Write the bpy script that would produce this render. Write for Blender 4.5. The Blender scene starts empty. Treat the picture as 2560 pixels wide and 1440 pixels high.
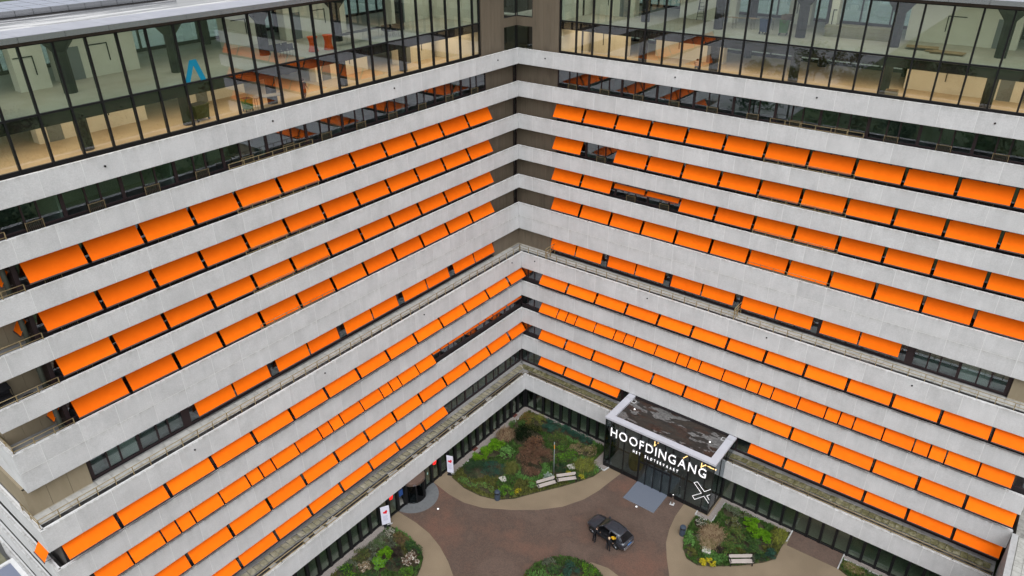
import bpy, bmesh, math, random
from mathutils import Vector, Matrix

random.seed(7)
sc = bpy.context.scene
C = sc.collection
R = math.radians

# ---------------------------------------------------------------- camera
YAW, PIT, ROL = 0.66100529, 0.49887588, -0.00950409
fw = Vector((-math.sin(YAW) * math.cos(PIT), math.cos(YAW) * math.cos(PIT), -math.sin(PIT)))
rt = Vector((math.cos(YAW), math.sin(YAW), 0))
up = rt.cross(fw)
cr, sr = math.cos(ROL), math.sin(ROL)
rt, up = cr * rt + sr * up, -sr * rt + cr * up
cam_d = bpy.data.cameras.new('camera')
cam_d.sensor_width = 36
cam_d.lens = 36 * 1835.329 / 2560
cam_d.clip_start, cam_d.clip_end = 0.5, 3000
cam = bpy.data.objects.new('camera', cam_d)
C.objects.link(cam)
M4 = Matrix.Identity(4)
for i in range(3):
    M4[i][0], M4[i][1], M4[i][2] = rt[i], up[i], -fw[i]
M4[0][3], M4[1][3], M4[2][3] = 45.0719, -59.3283, 54.0736
cam.matrix_world = M4
sc.camera = cam

# ---------------------------------------------------------------- overcast daylight
SUN_EL, SUN_AZ = R(57), R(140)            # azimuth clockwise from +Y
w = bpy.data.worlds.new('World')
sc.world = w
w.use_nodes = True
wn, wl = w.node_tree.nodes, w.node_tree.links
wn.clear()
sky = wn.new('ShaderNodeTexSky')
sky.sky_type = 'NISHITA'
sky.sun_disc = False
sky.sun_elevation, sky.sun_rotation = SUN_EL, SUN_AZ
sky.air_density, sky.dust_density, sky.ozone_density = 1.0, 3.0, 1.0
hs = wn.new('ShaderNodeHueSaturation')
hs.inputs['Saturation'].default_value = 0.12
bgn = wn.new('ShaderNodeBackground')
bgn.inputs['Strength'].default_value = 0.14
wo = wn.new('ShaderNodeOutputWorld')
wl.new(sky.outputs[0], hs.inputs['Color'])
wl.new(hs.outputs[0], bgn.inputs['Color'])
wl.new(bgn.outputs[0], wo.inputs['Surface'])

sd = bpy.data.lights.new('sun', 'SUN')
sd.energy, sd.angle, sd.color = 1.0, R(80), (0.95, 0.98, 1.0)
so = bpy.data.objects.new('sun', sd)
C.objects.link(so)
sdir = Vector((math.sin(SUN_AZ) * math.cos(SUN_EL), math.cos(SUN_AZ) * math.cos(SUN_EL), math.sin(SUN_EL)))
so.rotation_euler = sdir.to_track_quat('Z', 'Y').to_euler()
so.location = (60, -60, 90)

vs = sc.view_settings
vs.view_transform, vs.look, vs.gamma, vs.use_curve_mapping = 'Standard', 'None', 1, False
vs.exposure = 0.84
sc.render.engine = 'CYCLES'
sc.cycles.max_bounces = 10
sc.cycles.transparent_max_bounces = 24
sc.cycles.diffuse_bounces = 3
sc.cycles.glossy_bounces = 3
sc.cycles.use_denoising = True

# ---------------------------------------------------------------- materials
MATS = {}


def principled(name, col, rough=0.8, metal=0.0, spec=0.3, emit=None, estr=1.0):
    if name in MATS:
        return MATS[name]
    m = bpy.data.materials.new(name)
    m.use_nodes = True
    b = m.node_tree.nodes['Principled BSDF']
    b.inputs['Base Color'].default_value = (*col, 1)
    b.inputs['Roughness'].default_value = rough
    b.inputs['Metallic'].default_value = metal
    b.inputs['Specular IOR Level'].default_value = spec
    if emit:
        b.inputs['Emission Color'].default_value = (*emit, 1)
        b.inputs['Emission Strength'].default_value = estr
    m.diffuse_color = (*col, 1)
    MATS[name] = m
    return m


def N(m, t, **kw):
    n = m.node_tree.nodes.new(t)
    for k, v in kw.items():
        if k in n.inputs.keys():
            n.inputs[k].default_value = v
        else:
            setattr(n, k, v)
    return n


def L(m, a, b):
    m.node_tree.links.new(a, b)


def coords(m, kind='Object', scale=(1, 1, 1), rnd=True):
    tc = N(m, 'ShaderNodeTexCoord')
    mp = N(m, 'ShaderNodeMapping')
    mp.inputs['Scale'].default_value = scale
    out = tc.outputs[kind]
    if rnd:
        oi = N(m, 'ShaderNodeObjectInfo')
        mul = N(m, 'ShaderNodeMath', operation='MULTIPLY')
        mul.inputs[1].default_value = 91.0
        L(m, oi.outputs['Random'], mul.inputs[0])
        ad = N(m, 'ShaderNodeVectorMath', operation='ADD')
        L(m, out, ad.inputs[0])
        L(m, mul.outputs[0], ad.inputs[1])
        out = ad.outputs[0]
    L(m, out, mp.inputs['Vector'])
    return mp.outputs[0]


def noise(m, vec, scale, detail=4, rough=0.6):
    n = N(m, 'ShaderNodeTexNoise')
    n.inputs['Scale'].default_value = scale
    n.inputs['Detail'].default_value = detail
    n.inputs['Roughness'].default_value = rough
    L(m, vec, n.inputs['Vector'])
    return n.outputs['Fac']


def ramp(m, fac, stops):
    r = N(m, 'ShaderNodeValToRGB')
    els = r.color_ramp.elements
    while len(els) < len(stops):
        els.new(0.5)
    for e, (p, c) in zip(els, stops):
        e.position = p
        e.color = (*c, 1) if len(c) == 3 else c
    L(m, fac, r.inputs[0])
    return r.outputs[0]


def mix(m, a, b, fac, mode='MIX'):
    n = N(m, 'ShaderNodeMix', data_type='RGBA', blend_type=mode)
    n.clamp_factor = True
    for sock, v in ((n.inputs[6], a), (n.inputs[7], b), (n.inputs[0], fac)):
        if hasattr(v, 'links') or hasattr(v, 'is_output'):
            L(m, v, sock)
        elif isinstance(v, (int, float)):
            sock.default_value = v
        else:
            sock.default_value = (*v, 1)
    return n.outputs[2]


def set_col(m, out):
    L(m, out, m.node_tree.nodes['Principled BSDF'].inputs['Base Color'])


def bump(m, fac, strength=0.3, dist=0.02):
    b = N(m, 'ShaderNodeBump')
    b.inputs['Strength'].default_value = strength
    b.inputs['Distance'].default_value = dist
    L(m, fac, b.inputs['Height'])
    L(m, b.outputs[0], m.node_tree.nodes['Principled BSDF'].inputs['Normal'])


def g3(v):
    return (v, v, v)


def mottled(name, cols, scale, detail=6, rough=0.85, rnd=False, kind='Object', bmp=0.3, sc3=(1, 1, 1), spec=0.2, big=None, rgh=0.65):
    m = principled(name, cols[0], rough, spec=spec)
    v = coords(m, kind, sc3, rnd)
    f = noise(m, v, scale, detail, rgh)
    n = len(cols)
    c = ramp(m, f, [(0.28 + 0.44 * i / (n - 1), cols[i]) for i in range(n)])
    if big:
        f2 = noise(m, v, big[0], 3)
        c = mix(m, c, ramp(m, f2, [(0.35, g3(big[1])), (0.65, g3(big[2]))]), 1.0, 'MULTIPLY')
    set_col(m, c)
    if bmp:
        bump(m, f, bmp)
    return m


# concrete with exposed aggregate: grain, cloudy stains, pale run-off streaks, tone differing from panel to panel
conc = principled('aggregate concrete', (0.5, 0.5, 0.5), 0.9, spec=0.15)
cv = coords(conc)
cf = noise(conc, cv, 14, 8, 0.75)
cc = ramp(conc, cf, [(0.31, (0.405, 0.405, 0.41)), (0.5, (0.472, 0.472, 0.478)), (0.69, (0.535, 0.535, 0.54))])
cs = noise(conc, coords(conc, scale=(1.6, 1.6, 0.22)), 1.2, 5)
cc = mix(conc, cc, ramp(conc, cs, [(0.28, g3(0.93)), (0.45, g3(0.99)), (0.56, g3(1.0)), (0.70, g3(1.05))]), 1.0, 'MULTIPLY')
cb = noise(conc, cv, 0.5, 3)
cc = mix(conc, cc, ramp(conc, cb, [(0.3, g3(0.90)), (0.7, g3(1.06))]), 1.0, 'MULTIPLY')
ctg = N(conc, 'ShaderNodeTexCoord')
csp = N(conc, 'ShaderNodeSeparateXYZ')
L(conc, ctg.outputs['Generated'], csp.inputs[0])
cw_ = noise(conc, coords(conc, scale=(2.2, 2.2, 0.5)), 1.5, 5)
cem = ramp(conc, csp.outputs['Z'], [(0.0, g3(0.5)), (0.05, g3(0.1)), (0.25, g3(0.0)), (0.72, g3(0.0)), (0.93, g3(0.35)), (1.0, g3(1.0))])
cc = mix(conc, cc, mix(conc, cc, ramp(conc, cw_, [(0.38, (0.70, 0.69, 0.66)), (0.60, (0.98, 0.98, 0.97))]), 1.0, 'MULTIPLY'), cem)
coi = N(conc, 'ShaderNodeObjectInfo')
cc = mix(conc, cc, ramp(conc, coi.outputs['Random'], [(0.0, g3(0.975)), (1.0, g3(1.025))]), 1.0, 'MULTIPLY')
set_col(conc, cc)
bump(conc, cf, 0.35, 0.015)

joint = mottled('pale joint mortar', [g3(0.50), g3(0.60)], 1.5)
conc_plain = mottled('cast concrete', [g3(0.28), g3(0.36)], 3, bmp=0.1)
slabm = mottled('slab concrete', [(0.19, 0.185, 0.18), (0.27, 0.265, 0.26)], 3, bmp=0.1)

clad = principled('bronze cladding', (0.115, 0.092, 0.066), 0.5, metal=0.2, spec=0.4)
f = noise(clad, coords(clad, scale=(14, 14, 0.15), rnd=False), 1.0, 4)
f2 = noise(clad, coords(clad, scale=(1.2, 1.2, 0.3), rnd=False), 1.0, 4)
set_col(clad, mix(clad, ramp(clad, f, [(0.3, (0.125, 0.100, 0.072)), (0.7, (0.160, 0.130, 0.096))]),
                  ramp(clad, f2, [(0.30, g3(0.82)), (0.5, g3(1.0))]), 1.0, 'MULTIPLY'))
bump(clad, f, 0.25, 0.02)
tanclad = mottled('tan panel', [(0.20, 0.165, 0.11), (0.235, 0.195, 0.135)], 2, bmp=0.05, sc3=(1, 1, 0.3))

frame_m = principled('dark brown frame', (0.022, 0.013, 0.014), 0.5)
black_m = principled('black anodised metal', (0.012, 0.012, 0.013), 0.4, metal=0.3)
dark_m = principled('dark sill', (0.014, 0.011, 0.012), 0.7)
gold_m = principled('bronze railing paint', (0.235, 0.18, 0.095), 0.5, metal=0.2)
grid_m = principled('grille metal', (0.10, 0.09, 0.055), 0.5, metal=0.3)
alu = principled('brushed aluminium', (0.36, 0.37, 0.40), 0.25, metal=0.8)
pale_metal = mottled('pale coping', [(0.37, 0.375, 0.415), (0.43, 0.435, 0.475)], 0.8, rough=0.45, bmp=0.0)
zinc = mottled('zinc coping', [(0.25, 0.255, 0.29), (0.31, 0.315, 0.35)], 0.8, rough=0.5, bmp=0.0)
white_p = principled('white paint', (0.78, 0.78, 0.79), 0.6)
fab = principled('orange fabric', (0.88, 0.16, 0.003), 0.75, spec=0.1)
ff = noise(fab, coords(fab, scale=(1, 1, 1)), 1.5, 3)
set_col(fab, ramp(fab, ff, [(0.3, (0.84, 0.138, 0.002)), (0.7, (0.89, 0.156, 0.003))]))
foi = N(fab, 'ShaderNodeObjectInfo')
fcol = fab.node_tree.nodes['Principled BSDF'].inputs['Base Color'].links[0].from_socket
set_col(fab, mix(fab, fcol, ramp(fab, foi.outputs['Random'], [(0.0, (0.93, 0.88, 0.9)), (1.0, (1.03, 1.06, 1.0))]), 1.0, 'MULTIPLY'))
bump(fab, noise(fab, coords(fab, scale=(0.5, 2.0, 2.0)), 1.6, 3), 0.25, 0.05)
bar_m = principled('awning bar', (0.12, 0.10, 0.10), 0.4, metal=0.5)
rubber = principled('black rubber', (0.01, 0.01, 0.01), 0.8)


def glass_mat(name, tint, refl, ior=1.5, gcol=(0.86, 0.92, 1.0), rough=0.0):
    m = bpy.data.materials.new(name)
    m.use_nodes = True
    nt = m.node_tree
    nt.nodes.clear()
    out = N(m, 'ShaderNodeOutputMaterial')
    tr = N(m, 'ShaderNodeBsdfTransparent')
    tr.inputs['Color'].default_value = (*tint, 1)
    gl = N(m, 'ShaderNodeBsdfGlossy')
    gl.inputs['Color'].default_value = (*gcol, 1)
    gl.inputs['Roughness'].default_value = rough
    # schlick reflection on the outward face of each pane only (the panes are thin boxes)
    lw = N(m, 'ShaderNodeLayerWeight')
    lw.inputs['Blend'].default_value = 0.5
    pw = N(m, 'ShaderNodeMath', operation='POWER')
    pw.inputs[1].default_value = 5.0
    L(m, lw.outputs['Facing'], pw.inputs[0])
    ad = N(m, 'ShaderNodeMath', operation='MULTIPLY_ADD')
    ad.inputs[1].default_value = 0.9
    ad.inputs[2].default_value = refl + 0.04
    ad.use_clamp = True
    L(m, pw.outputs[0], ad.inputs[0])
    ge = N(m, 'ShaderNodeNewGeometry')
    nb = N(m, 'ShaderNodeMath', operation='SUBTRACT')
    nb.inputs[0].default_value = 1.0
    L(m, ge.outputs['Backfacing'], nb.inputs[1])
    ml = N(m, 'ShaderNodeMath', operation='MULTIPLY')
    L(m, ad.outputs[0], ml.inputs[0])
    L(m, nb.outputs[0], ml.inputs[1])
    ad = ml
    ms = N(m, 'ShaderNodeMixShader')
    L(m, ad.outputs[0], ms.inputs[0])
    L(m, tr.outputs[0], ms.inputs[1])
    L(m, gl.outputs[0], ms.inputs[2])
    L(m, ms.outputs[0], out.inputs['Surface'])
    m.diffuse_color = (0.2, 0.3, 0.3, 1)
    MATS[name] = m
    return m


glass_low = glass_mat('window glass', (0.66, 0.74, 0.71), 0.17)
glass_top = glass_mat('upper storey glass', (0.82, 0.90, 0.885), 0.13)
glass_top2 = glass_mat('lower storey glass', (0.93, 0.92, 0.87), 0.13)
glass_gnd = glass_mat('ground floor glass', (0.70, 0.77, 0.71), 0.13, gcol=(0.88, 0.95, 0.90))
glass_blk = glass_mat('smoked glass', (0.58, 0.62, 0.62), 0.05)
glass_car = glass_mat('car glass', (0.22, 0.26, 0.26), 0.06)

floor_lo = mottled('ochre screed', [(0.42, 0.325, 0.215), (0.55, 0.445, 0.31)], 0.35, rough=0.6, bmp=0.0)
floor_up = mottled('grey screed', [(0.36, 0.31, 0.235), (0.47, 0.43, 0.36)], 0.35, rough=0.6, bmp=0.0)
plaster = mottled('plaster wall', [(0.60, 0.56, 0.46), (0.68, 0.64, 0.54)], 0.8, bmp=0.0)
colm = mottled('dark column', [(0.014, 0.014, 0.014), (0.026, 0.025, 0.024)], 2, bmp=0.1)
room_m = mottled('room wall', [(0.28, 0.30, 0.285), (0.42, 0.43, 0.41)], 0.35, bmp=0.0)
roomfloor = mottled('room floor', [(0.20, 0.20, 0.19), (0.28, 0.28, 0.265)], 0.5, bmp=0.0)

brick = principled('brick paving', (0.14, 0.085, 0.07), 0.85, spec=0.25)
bv = coords(brick, scale=(1, 1, 1), rnd=False)
bt = N(brick, 'ShaderNodeTexBrick')
bt.inputs['Scale'].default_value = 4.5
bt.inputs['Color1'].default_value = (0.118, 0.074, 0.056, 1)
bt.inputs['Color2'].default_value = (0.078, 0.052, 0.041, 1)
bt.inputs['Mortar'].default_value = (0.060, 0.046, 0.040, 1)
bt.inputs['Mortar Size'].default_value = 0.025
L(brick, bv, bt.inputs['Vector'])
bf = noise(brick, bv, 0.16, 4)
bc = mix(brick, bt.outputs['Color'], ramp(brick, bf, [(0.28, (1.35, 1.05, 0.95)), (0.42, (1.1, 1.0, 0.95)), (0.5, (0.86, 0.88, 0.88)), (0.6, (1.05, 1.08, 1.08)), (0.72, (0.84, 0.92, 0.95))]), 1.0, 'MULTIPLY')
bs = noise(brick, bv, 5.5, 6, 0.8)
bc = mix(brick, bc, (0.21, 0.17, 0.15), ramp(brick, bs, [(0.63, g3(0)), (0.76, g3(0.55))]))
set_col(brick, bc)
bump(brick, bt.outputs['Fac'], 0.3, -0.01)

tan = mottled('resin gravel', [(0.138, 0.104, 0.068), (0.176, 0.136, 0.092), (0.215, 0.170, 0.120)], 16, detail=8, big=(0.2, 0.86, 1.08))
pebble = mottled('pebble strip', [(0.10, 0.084, 0.077), (0.20, 0.176, 0.163), (0.36, 0.33, 0.31)], 14, detail=8)
soil = mottled('garden soil', [(0.018, 0.016, 0.010), (0.045, 0.040, 0.022), (0.060, 0.058, 0.026)], 2.5, big=(0.4, 0.7, 1.2))
lawn = mottled('lawn', [(0.030, 0.050, 0.015), (0.060, 0.085, 0.030)], 0.35, big=(0.05, 0.7, 1.2))
matm = mottled('grey entrance mat', [(0.095, 0.110, 0.142), (0.115, 0.130, 0.162)], 12, rough=0.7)
greym = mottled('dark grey paving', [(0.095, 0.10, 0.105), (0.13, 0.135, 0.14)], 3)
kerb = mottled('white kerb', [g3(0.34), g3(0.46)], 5)
tile_m = mottled('terrace tile', [(0.235, 0.23, 0.215), (0.33, 0.325, 0.305), (0.40, 0.395, 0.375)], 1.7, rnd=True)
moss_l = mottled('weathered tile', [(0.13, 0.12, 0.07), (0.24, 0.22, 0.155), (0.36, 0.335, 0.27)], 1.5, rnd=True)
moss_m = mottled('mossy tile', [(0.055, 0.050, 0.020), (0.12, 0.11, 0.055), (0.26, 0.24, 0.17)], 1.9, rnd=True, detail=5)
gutter_m = mottled('gutter bitumen', [(0.010, 0.010, 0.011), (0.030, 0.029, 0.028), (0.11, 0.105, 0.10)], 1.4)
bitumen = mottled('wet bitumen', [(0.008, 0.007, 0.007), (0.020, 0.018, 0.017)], 1.0, rough=0.7, spec=0.15)
deck = principled('ponded roof', (0.05, 0.04, 0.03), 0.5, spec=0.5)
dv = coords(deck, scale=(0.30, 0.75, 1), rnd=False)
df = noise(deck, dv, 0.95, 4, 0.55)
dg_ = noise(deck, coords(deck, scale=(0.36, 1.0, 1), rnd=True), 1.1, 4, 0.55)
dh = noise(deck, coords(deck, scale=(1, 1, 1), rnd=False), 5, 5)
dc = ramp(deck, df, [(0.44, (0.024, 0.017, 0.012)), (0.47, (0.016, 0.013, 0.011)), (0.515, (0.020, 0.016, 0.013)), (0.525, (0.125, 0.12, 0.118)), (0.66, (0.085, 0.082, 0.08))])
dc = mix(deck, dc, (0.030, 0.014, 0.008), ramp(deck, dg_, [(0.55, g3(0)), (0.565, g3(0.9))]))
set_col(deck, mix(deck, dc, ramp(deck, dh, [(0.35, g3(0.65)), (0.65, g3(1.3))]), 1.0, 'MULTIPLY'))
dr = N(deck, 'ShaderNodeMapRange')
dr.inputs['From Min'].default_value, dr.inputs['From Max'].default_value = 0.40, 0.55
dr.inputs['To Min'].default_value, dr.inputs['To Max'].default_value = 0.75, 0.25
L(deck, df, dr.inputs['Value'])
L(deck, dr.outputs[0], deck.node_tree.nodes['Principled BSDF'].inputs['Roughness'])
wetroof = principled('wet roof sheet', (0.05, 0.05, 0.055), 0.2, spec=0.6)
wf = noise(wetroof, coords(wetroof, scale=(1.6, 0.16, 1), rnd=False), 1.0, 5)
set_col(wetroof, ramp(wetroof, wf, [(0.42, (0.025, 0.024, 0.024)), (0.5, (0.10, 0.10, 0.105)), (0.58, (0.42, 0.41, 0.41))]))
solar = principled('solar cell', (0.15, 0.17, 0.23), 0.3, spec=0.5)
stone_m = mottled('cut stone', [(0.30, 0.285, 0.255), (0.44, 0.42, 0.385)], 3)
wood = mottled('weathered slat', [(0.29, 0.25, 0.23), (0.38, 0.34, 0.315)], 3, sc3=(0.6, 8, 8), bmp=0.1)
bin_m = mottled('blue grey bin', [(0.030, 0.042, 0.062), (0.045, 0.058, 0.080)], 4, rough=0.5, bmp=0.0)
lamp_em = principled('lit lamp', (1, 0.9, 0.75), 0.5, emit=(1, 0.78, 0.5), estr=6)
warm_em = principled('warm tube lamp', (1, 0.7, 0.35), 0.5, emit=(1, 0.55, 0.20), estr=4.0)
spot_em = principled('ground spotlight', (1, 1, 1), 0.4, emit=(1, 0.92, 0.88), estr=0.45)
letter_em = principled('lit white lettering', (0.9, 0.9, 0.9), 0.5, emit=(1.0, 0.97, 1.0), estr=0.25)
red_m = principled('red print', (0.60, 0.012, 0.03), 0.6)
redglow = principled('red lit logo', (0.8, 0.02, 0.02), 0.5, emit=(1, 0.015, 0.01), estr=0.55)
banner_m = mottled('banner cloth', [(0.52, 0.52, 0.61), (0.58, 0.58, 0.66)], 2, bmp=0.05)
print_m = principled('grey print', (0.36, 0.36, 0.47), 0.7)
cyan_m = principled('cyan film', (0.0, 0.17, 0.28), 0.5)
brown_roof = mottled('bronze drum roof', [(0.075, 0.048, 0.038), (0.105, 0.07, 0.055)], 2)
carp = principled('dark grey car paint', (0.030, 0.034, 0.046), 0.28, metal=0.45, spec=0.6)
b_ = carp.node_tree.nodes['Principled BSDF']
b_.inputs['Coat Weight'].default_value = 0.8
b_.inputs['Coat Roughness'].default_value = 0.06
chrome = principled('chrome', (0.7, 0.7, 0.72), 0.15, metal=1)
plate_b = principled('blue plate', (0.03, 0.15, 0.42), 0.5)
skin_m = principled('skin', (0.50, 0.31, 0.22), 0.6)
hair_m = principled('fair hair', (0.40, 0.30, 0.19), 0.7)
hairb_m = principled('brown hair', (0.05, 0.03, 0.02), 0.7)
cloth_blk = mottled('black cloth', [(0.008, 0.008, 0.010), (0.016, 0.016, 0.019)], 6, bmp=0.1)
cloth_gry = mottled('grey blue cloth', [(0.09, 0.10, 0.13), (0.12, 0.13, 0.16)], 6, bmp=0.1)
cloth_red = mottled('rust trousers', [(0.11, 0.035, 0.018), (0.15, 0.05, 0.025)], 6, bmp=0.1)
yellow_m = mottled('yellow nylon', [(0.55, 0.30, 0.01), (0.70, 0.40, 0.02)], 5, rough=0.5, bmp=0.1)
green_bin = principled('green plastic', (0.045, 0.13, 0.020), 0.5)
olive_bin = principled('olive plastic', (0.050, 0.058, 0.022), 0.5)
blue_bin = principled('blue plastic', (0.020, 0.045, 0.12), 0.5)
stretch = principled('orange stretch cover', (0.75, 0.085, 0.006), 0.7)
timber = mottled('timber', [(0.24, 0.15, 0.075), (0.36, 0.24, 0.13)], 3, bmp=0.1)
insul = mottled('insulation board', [(0.22, 0.19, 0.115), (0.30, 0.27, 0.18)], 2, bmp=0.1)
cardb = mottled('crumpled cardboard', [(0.10, 0.06, 0.035), (0.16, 0.10, 0.06)], 3, bmp=0.2)


def leaf_mat(name, a, b, c=None, scale=2.2):
    kx = 0.5 if 'deep' in name else (0.75 if 'flower' in name else 1.05)
    a, b = tuple(q * kx for q in a), tuple(q * kx for q in b)
    m = principled(name, a, 0.75, spec=0.06)
    v = coords(m, 'Object', (1, 1, 1), True)
    f = noise(m, v, scale, 3)
    f2 = noise(m, v, 17, 2)
    ad = N(m, 'ShaderNodeMath', operation='MULTIPLY_ADD')
    L(m, f2, ad.inputs[0])
    ad.inputs[1].default_value = 0.5
    L(m, f, ad.inputs[2])
    stops = [(0.55, a), (0.92, b)] if c is None else [(0.50, a), (0.75, b), (0.98, c)]
    set_col(m, ramp(m, ad.outputs[0], stops))
    m.node_tree.nodes['Principled BSDF'].inputs['Subsurface Weight'].default_value = 0.0
    return m


LF = dict(
    deep=leaf_mat('leaf deep green', (0.005, 0.012, 0.004), (0.014, 0.030, 0.010)),
    dark=leaf_mat('leaf dark green', (0.012, 0.028, 0.014), (0.030, 0.060, 0.028)),
    teal=leaf_mat('leaf blue green', (0.014, 0.040, 0.027), (0.034, 0.080, 0.056)),
    mid=leaf_mat('leaf mid green', (0.028, 0.060, 0.014), (0.065, 0.120, 0.030)),
    bright=leaf_mat('leaf bright green', (0.050, 0.130, 0.006), (0.110, 0.240, 0.012)),
    fern=leaf_mat('leaf fern green', (0.060, 0.140, 0.030), (0.110, 0.220, 0.060)),
    olive=leaf_mat('leaf olive', (0.050, 0.060, 0.014), (0.115, 0.120, 0.035)),
    lime=leaf_mat('leaf yellow green', (0.110, 0.130, 0.016), (0.210, 0.220, 0.035)),
    brown=leaf_mat('leaf red brown', (0.070, 0.038, 0.024), (0.150, 0.085, 0.055)),
    rust=leaf_mat('leaf rust', (0.120, 0.055, 0.020), (0.210, 0.100, 0.040)),
    straw=leaf_mat('dry straw', (0.140, 0.100, 0.055), (0.290, 0.220, 0.135)),
    grey=leaf_mat('leaf grey green', (0.065, 0.080, 0.050), (0.140, 0.155, 0.110)),
    silver=leaf_mat('leaf silver', (0.130, 0.170, 0.140), (0.260, 0.310, 0.260)),
    yellow=leaf_mat('flower yellow', (0.420, 0.340, 0.012), (0.640, 0.520, 0.030)),
    white=leaf_mat('flower cream', (0.420, 0.370, 0.290), (0.700, 0.660, 0.580)),
    purple=leaf_mat('leaf dark purple', (0.016, 0.012, 0.010), (0.045, 0.034, 0.028)),
)

# ---------------------------------------------------------------- mesh helpers


class MB:
    def __init__(s):
        s.v, s.f, s.m, s.mats = [], [], [], []

    def mi(s, m):
        if m not in s.mats:
            s.mats.append(m)
        return s.mats.index(m)

    def add(s, vs_, fs, m):
        o = len(s.v)
        s.v += [tuple(q) for q in vs_]
        k = s.mi(m)
        for f_ in fs:
            s.f.append(tuple(i + o for i in f_))
            s.m.append(k)

    def box(s, x0, x1, y0, y1, z0, z1, m):
        x0, x1 = min(x0, x1), max(x0, x1)
        y0, y1 = min(y0, y1), max(y0, y1)
        z0, z1 = min(z0, z1), max(z0, z1)
        s.add([(x0, y0, z0), (x1, y0, z0), (x1, y1, z0), (x0, y1, z0), (x0, y0, z1), (x1, y0, z1), (x1, y1, z1), (x0, y1, z1)],
              [(0, 3, 2, 1), (4, 5, 6, 7), (0, 1, 5, 4), (1, 2, 6, 5), (2, 3, 7, 6), (3, 0, 4, 7)], m)
        return s

    def tube(s, p, q, r, m, n=6, r2=None, cap=True):
        p, q = Vector(p), Vector(q)
        r2 = r if r2 is None else r2
        d = (q - p).normalized()
        a = d.cross(Vector((0, 0, 1)))
        if a.length < 1e-4:
            a = Vector((1, 0, 0))
        a.normalize()
        b = d.cross(a)
        vs_ = []
        for c, rr in ((p, r), (q, r2)):
            for i in range(n):
                t = 2 * math.pi * i / n
                vs_.append(c + a * (rr * math.cos(t)) + b * (rr * math.sin(t)))
        fs = [(i, (i + 1) % n, n + (i + 1) % n, n + i) for i in range(n)]
        if cap:
            fs += [tuple(range(n))[::-1], tuple(range(n, 2 * n))]
        s.add(vs_, fs, m)
        return s

    def lathe(s, prof, m, n=16, c=(0, 0)):
        vs_ = []
        for r_, z in prof:
            for i in range(n):
                t = 2 * math.pi * i / n
                vs_.append((c[0] + r_ * math.cos(t), c[1] + r_ * math.sin(t), z))
        fs = []
        for k in range(len(prof) - 1):
            for i in range(n):
                j = (i + 1) % n
                fs.append((k * n + i, k * n + j, (k + 1) * n + j, (k + 1) * n + i))
        fs.append(tuple(range(n))[::-1])
        fs.append(tuple(range((len(prof) - 1) * n, len(prof) * n)))
        s.add(vs_, fs, m)
        return s

    def prism(s, poly, z0, z1, m):
        n = len(poly)
        s.add([(x, y, z0) for x, y in poly] + [(x, y, z1) for x, y in poly],
              [tuple(range(n))[::-1], tuple(range(n, 2 * n))] + [(i, (i + 1) % n, n + (i + 1) % n, n + i) for i in range(n)], m)
        return s

    def hexa(s, a, b, m):
        s.add(list(a) + list(b), [(0, 3, 2, 1), (4, 5, 6, 7), (0, 1, 5, 4), (1, 2, 6, 5), (2, 3, 7, 6), (3, 0, 4, 7)], m)
        return s

    def mesh(s, name, smooth=False, bevel=0):
        me = bpy.data.meshes.new(name)
        me.from_pydata(s.v, [], s.f)
        for m in s.mats:
            me.materials.append(m)
        me.polygons.foreach_set('material_index', s.m)
        if bevel:
            bm = bmesh.new()
            bm.from_mesh(me)
            bmesh.ops.bevel(bm, geom=bm.edges[:], offset=bevel, segments=1, affect='EDGES', profile=0.5)
            bm.to_mesh(me)
            bm.free()
        if smooth:
            me.polygons.foreach_set('use_smooth', [True] * len(me.polygons))
        me.update()
        return me


def ob(name, me, parent=None, loc=(0, 0, 0), rz=0.0, label=None, cat=None, group=None, kind=None, rot=None):
    o = bpy.data.objects.new(name, me)
    C.objects.link(o)
    o.location = loc
    o.rotation_euler = rot if rot else (0, 0, rz)
    if parent:
        o.parent = parent
    for k, v in (('label', label), ('category', cat), ('group', group), ('kind', kind)):
        if v:
            o[k] = v
    return o


def boxob(name, m, x0, x1, y0, y1, z0, z1, parent=None, **kw):
    return ob(name, MB().box(x0, x1, y0, y1, z0, z1, m).mesh(name), parent, **kw)


CACHE = {}


def cached(key, fn):
    if key not in CACHE:
        CACHE[key] = fn()
    return CACHE[key]


def W(wing, u, v):
    return (u, -v) if wing == 'R' else (v, -u)


RZ = {'R': 0.0, 'L': math.pi / 2}


def wbox(mb, wing, u0, u1, v0, v1, z0, z1, m):
    x0, y0 = W(wing, u0, v0)
    x1, y1 = W(wing, u1, v1)
    mb.box(x0, x1, y0, y1, z0, z1, m)


def wboxob(name, m, wing, u0, u1, v0, v1, z0, z1, parent=None, **kw):
    mb = MB()
    wbox(mb, wing, u0, u1, v0, v1, z0, z1, m)
    return ob(name, mb.mesh(name), parent, **kw)


def struct(name, me, **kw):
    return ob(name, me, kind='structure', **kw)


# ---------------------------------------------------------------- the ground
def flat(poly, z, m, name, kind='structure', thick=0.0):
    mb = MB()
    if thick:
        mb.prism(poly, z - thick, z, m)
    else:
        mb.add([(x, y, z) for x, y in poly], [tuple(range(len(poly)))], m)
    return ob(name, mb.mesh(name), kind=kind)


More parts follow.
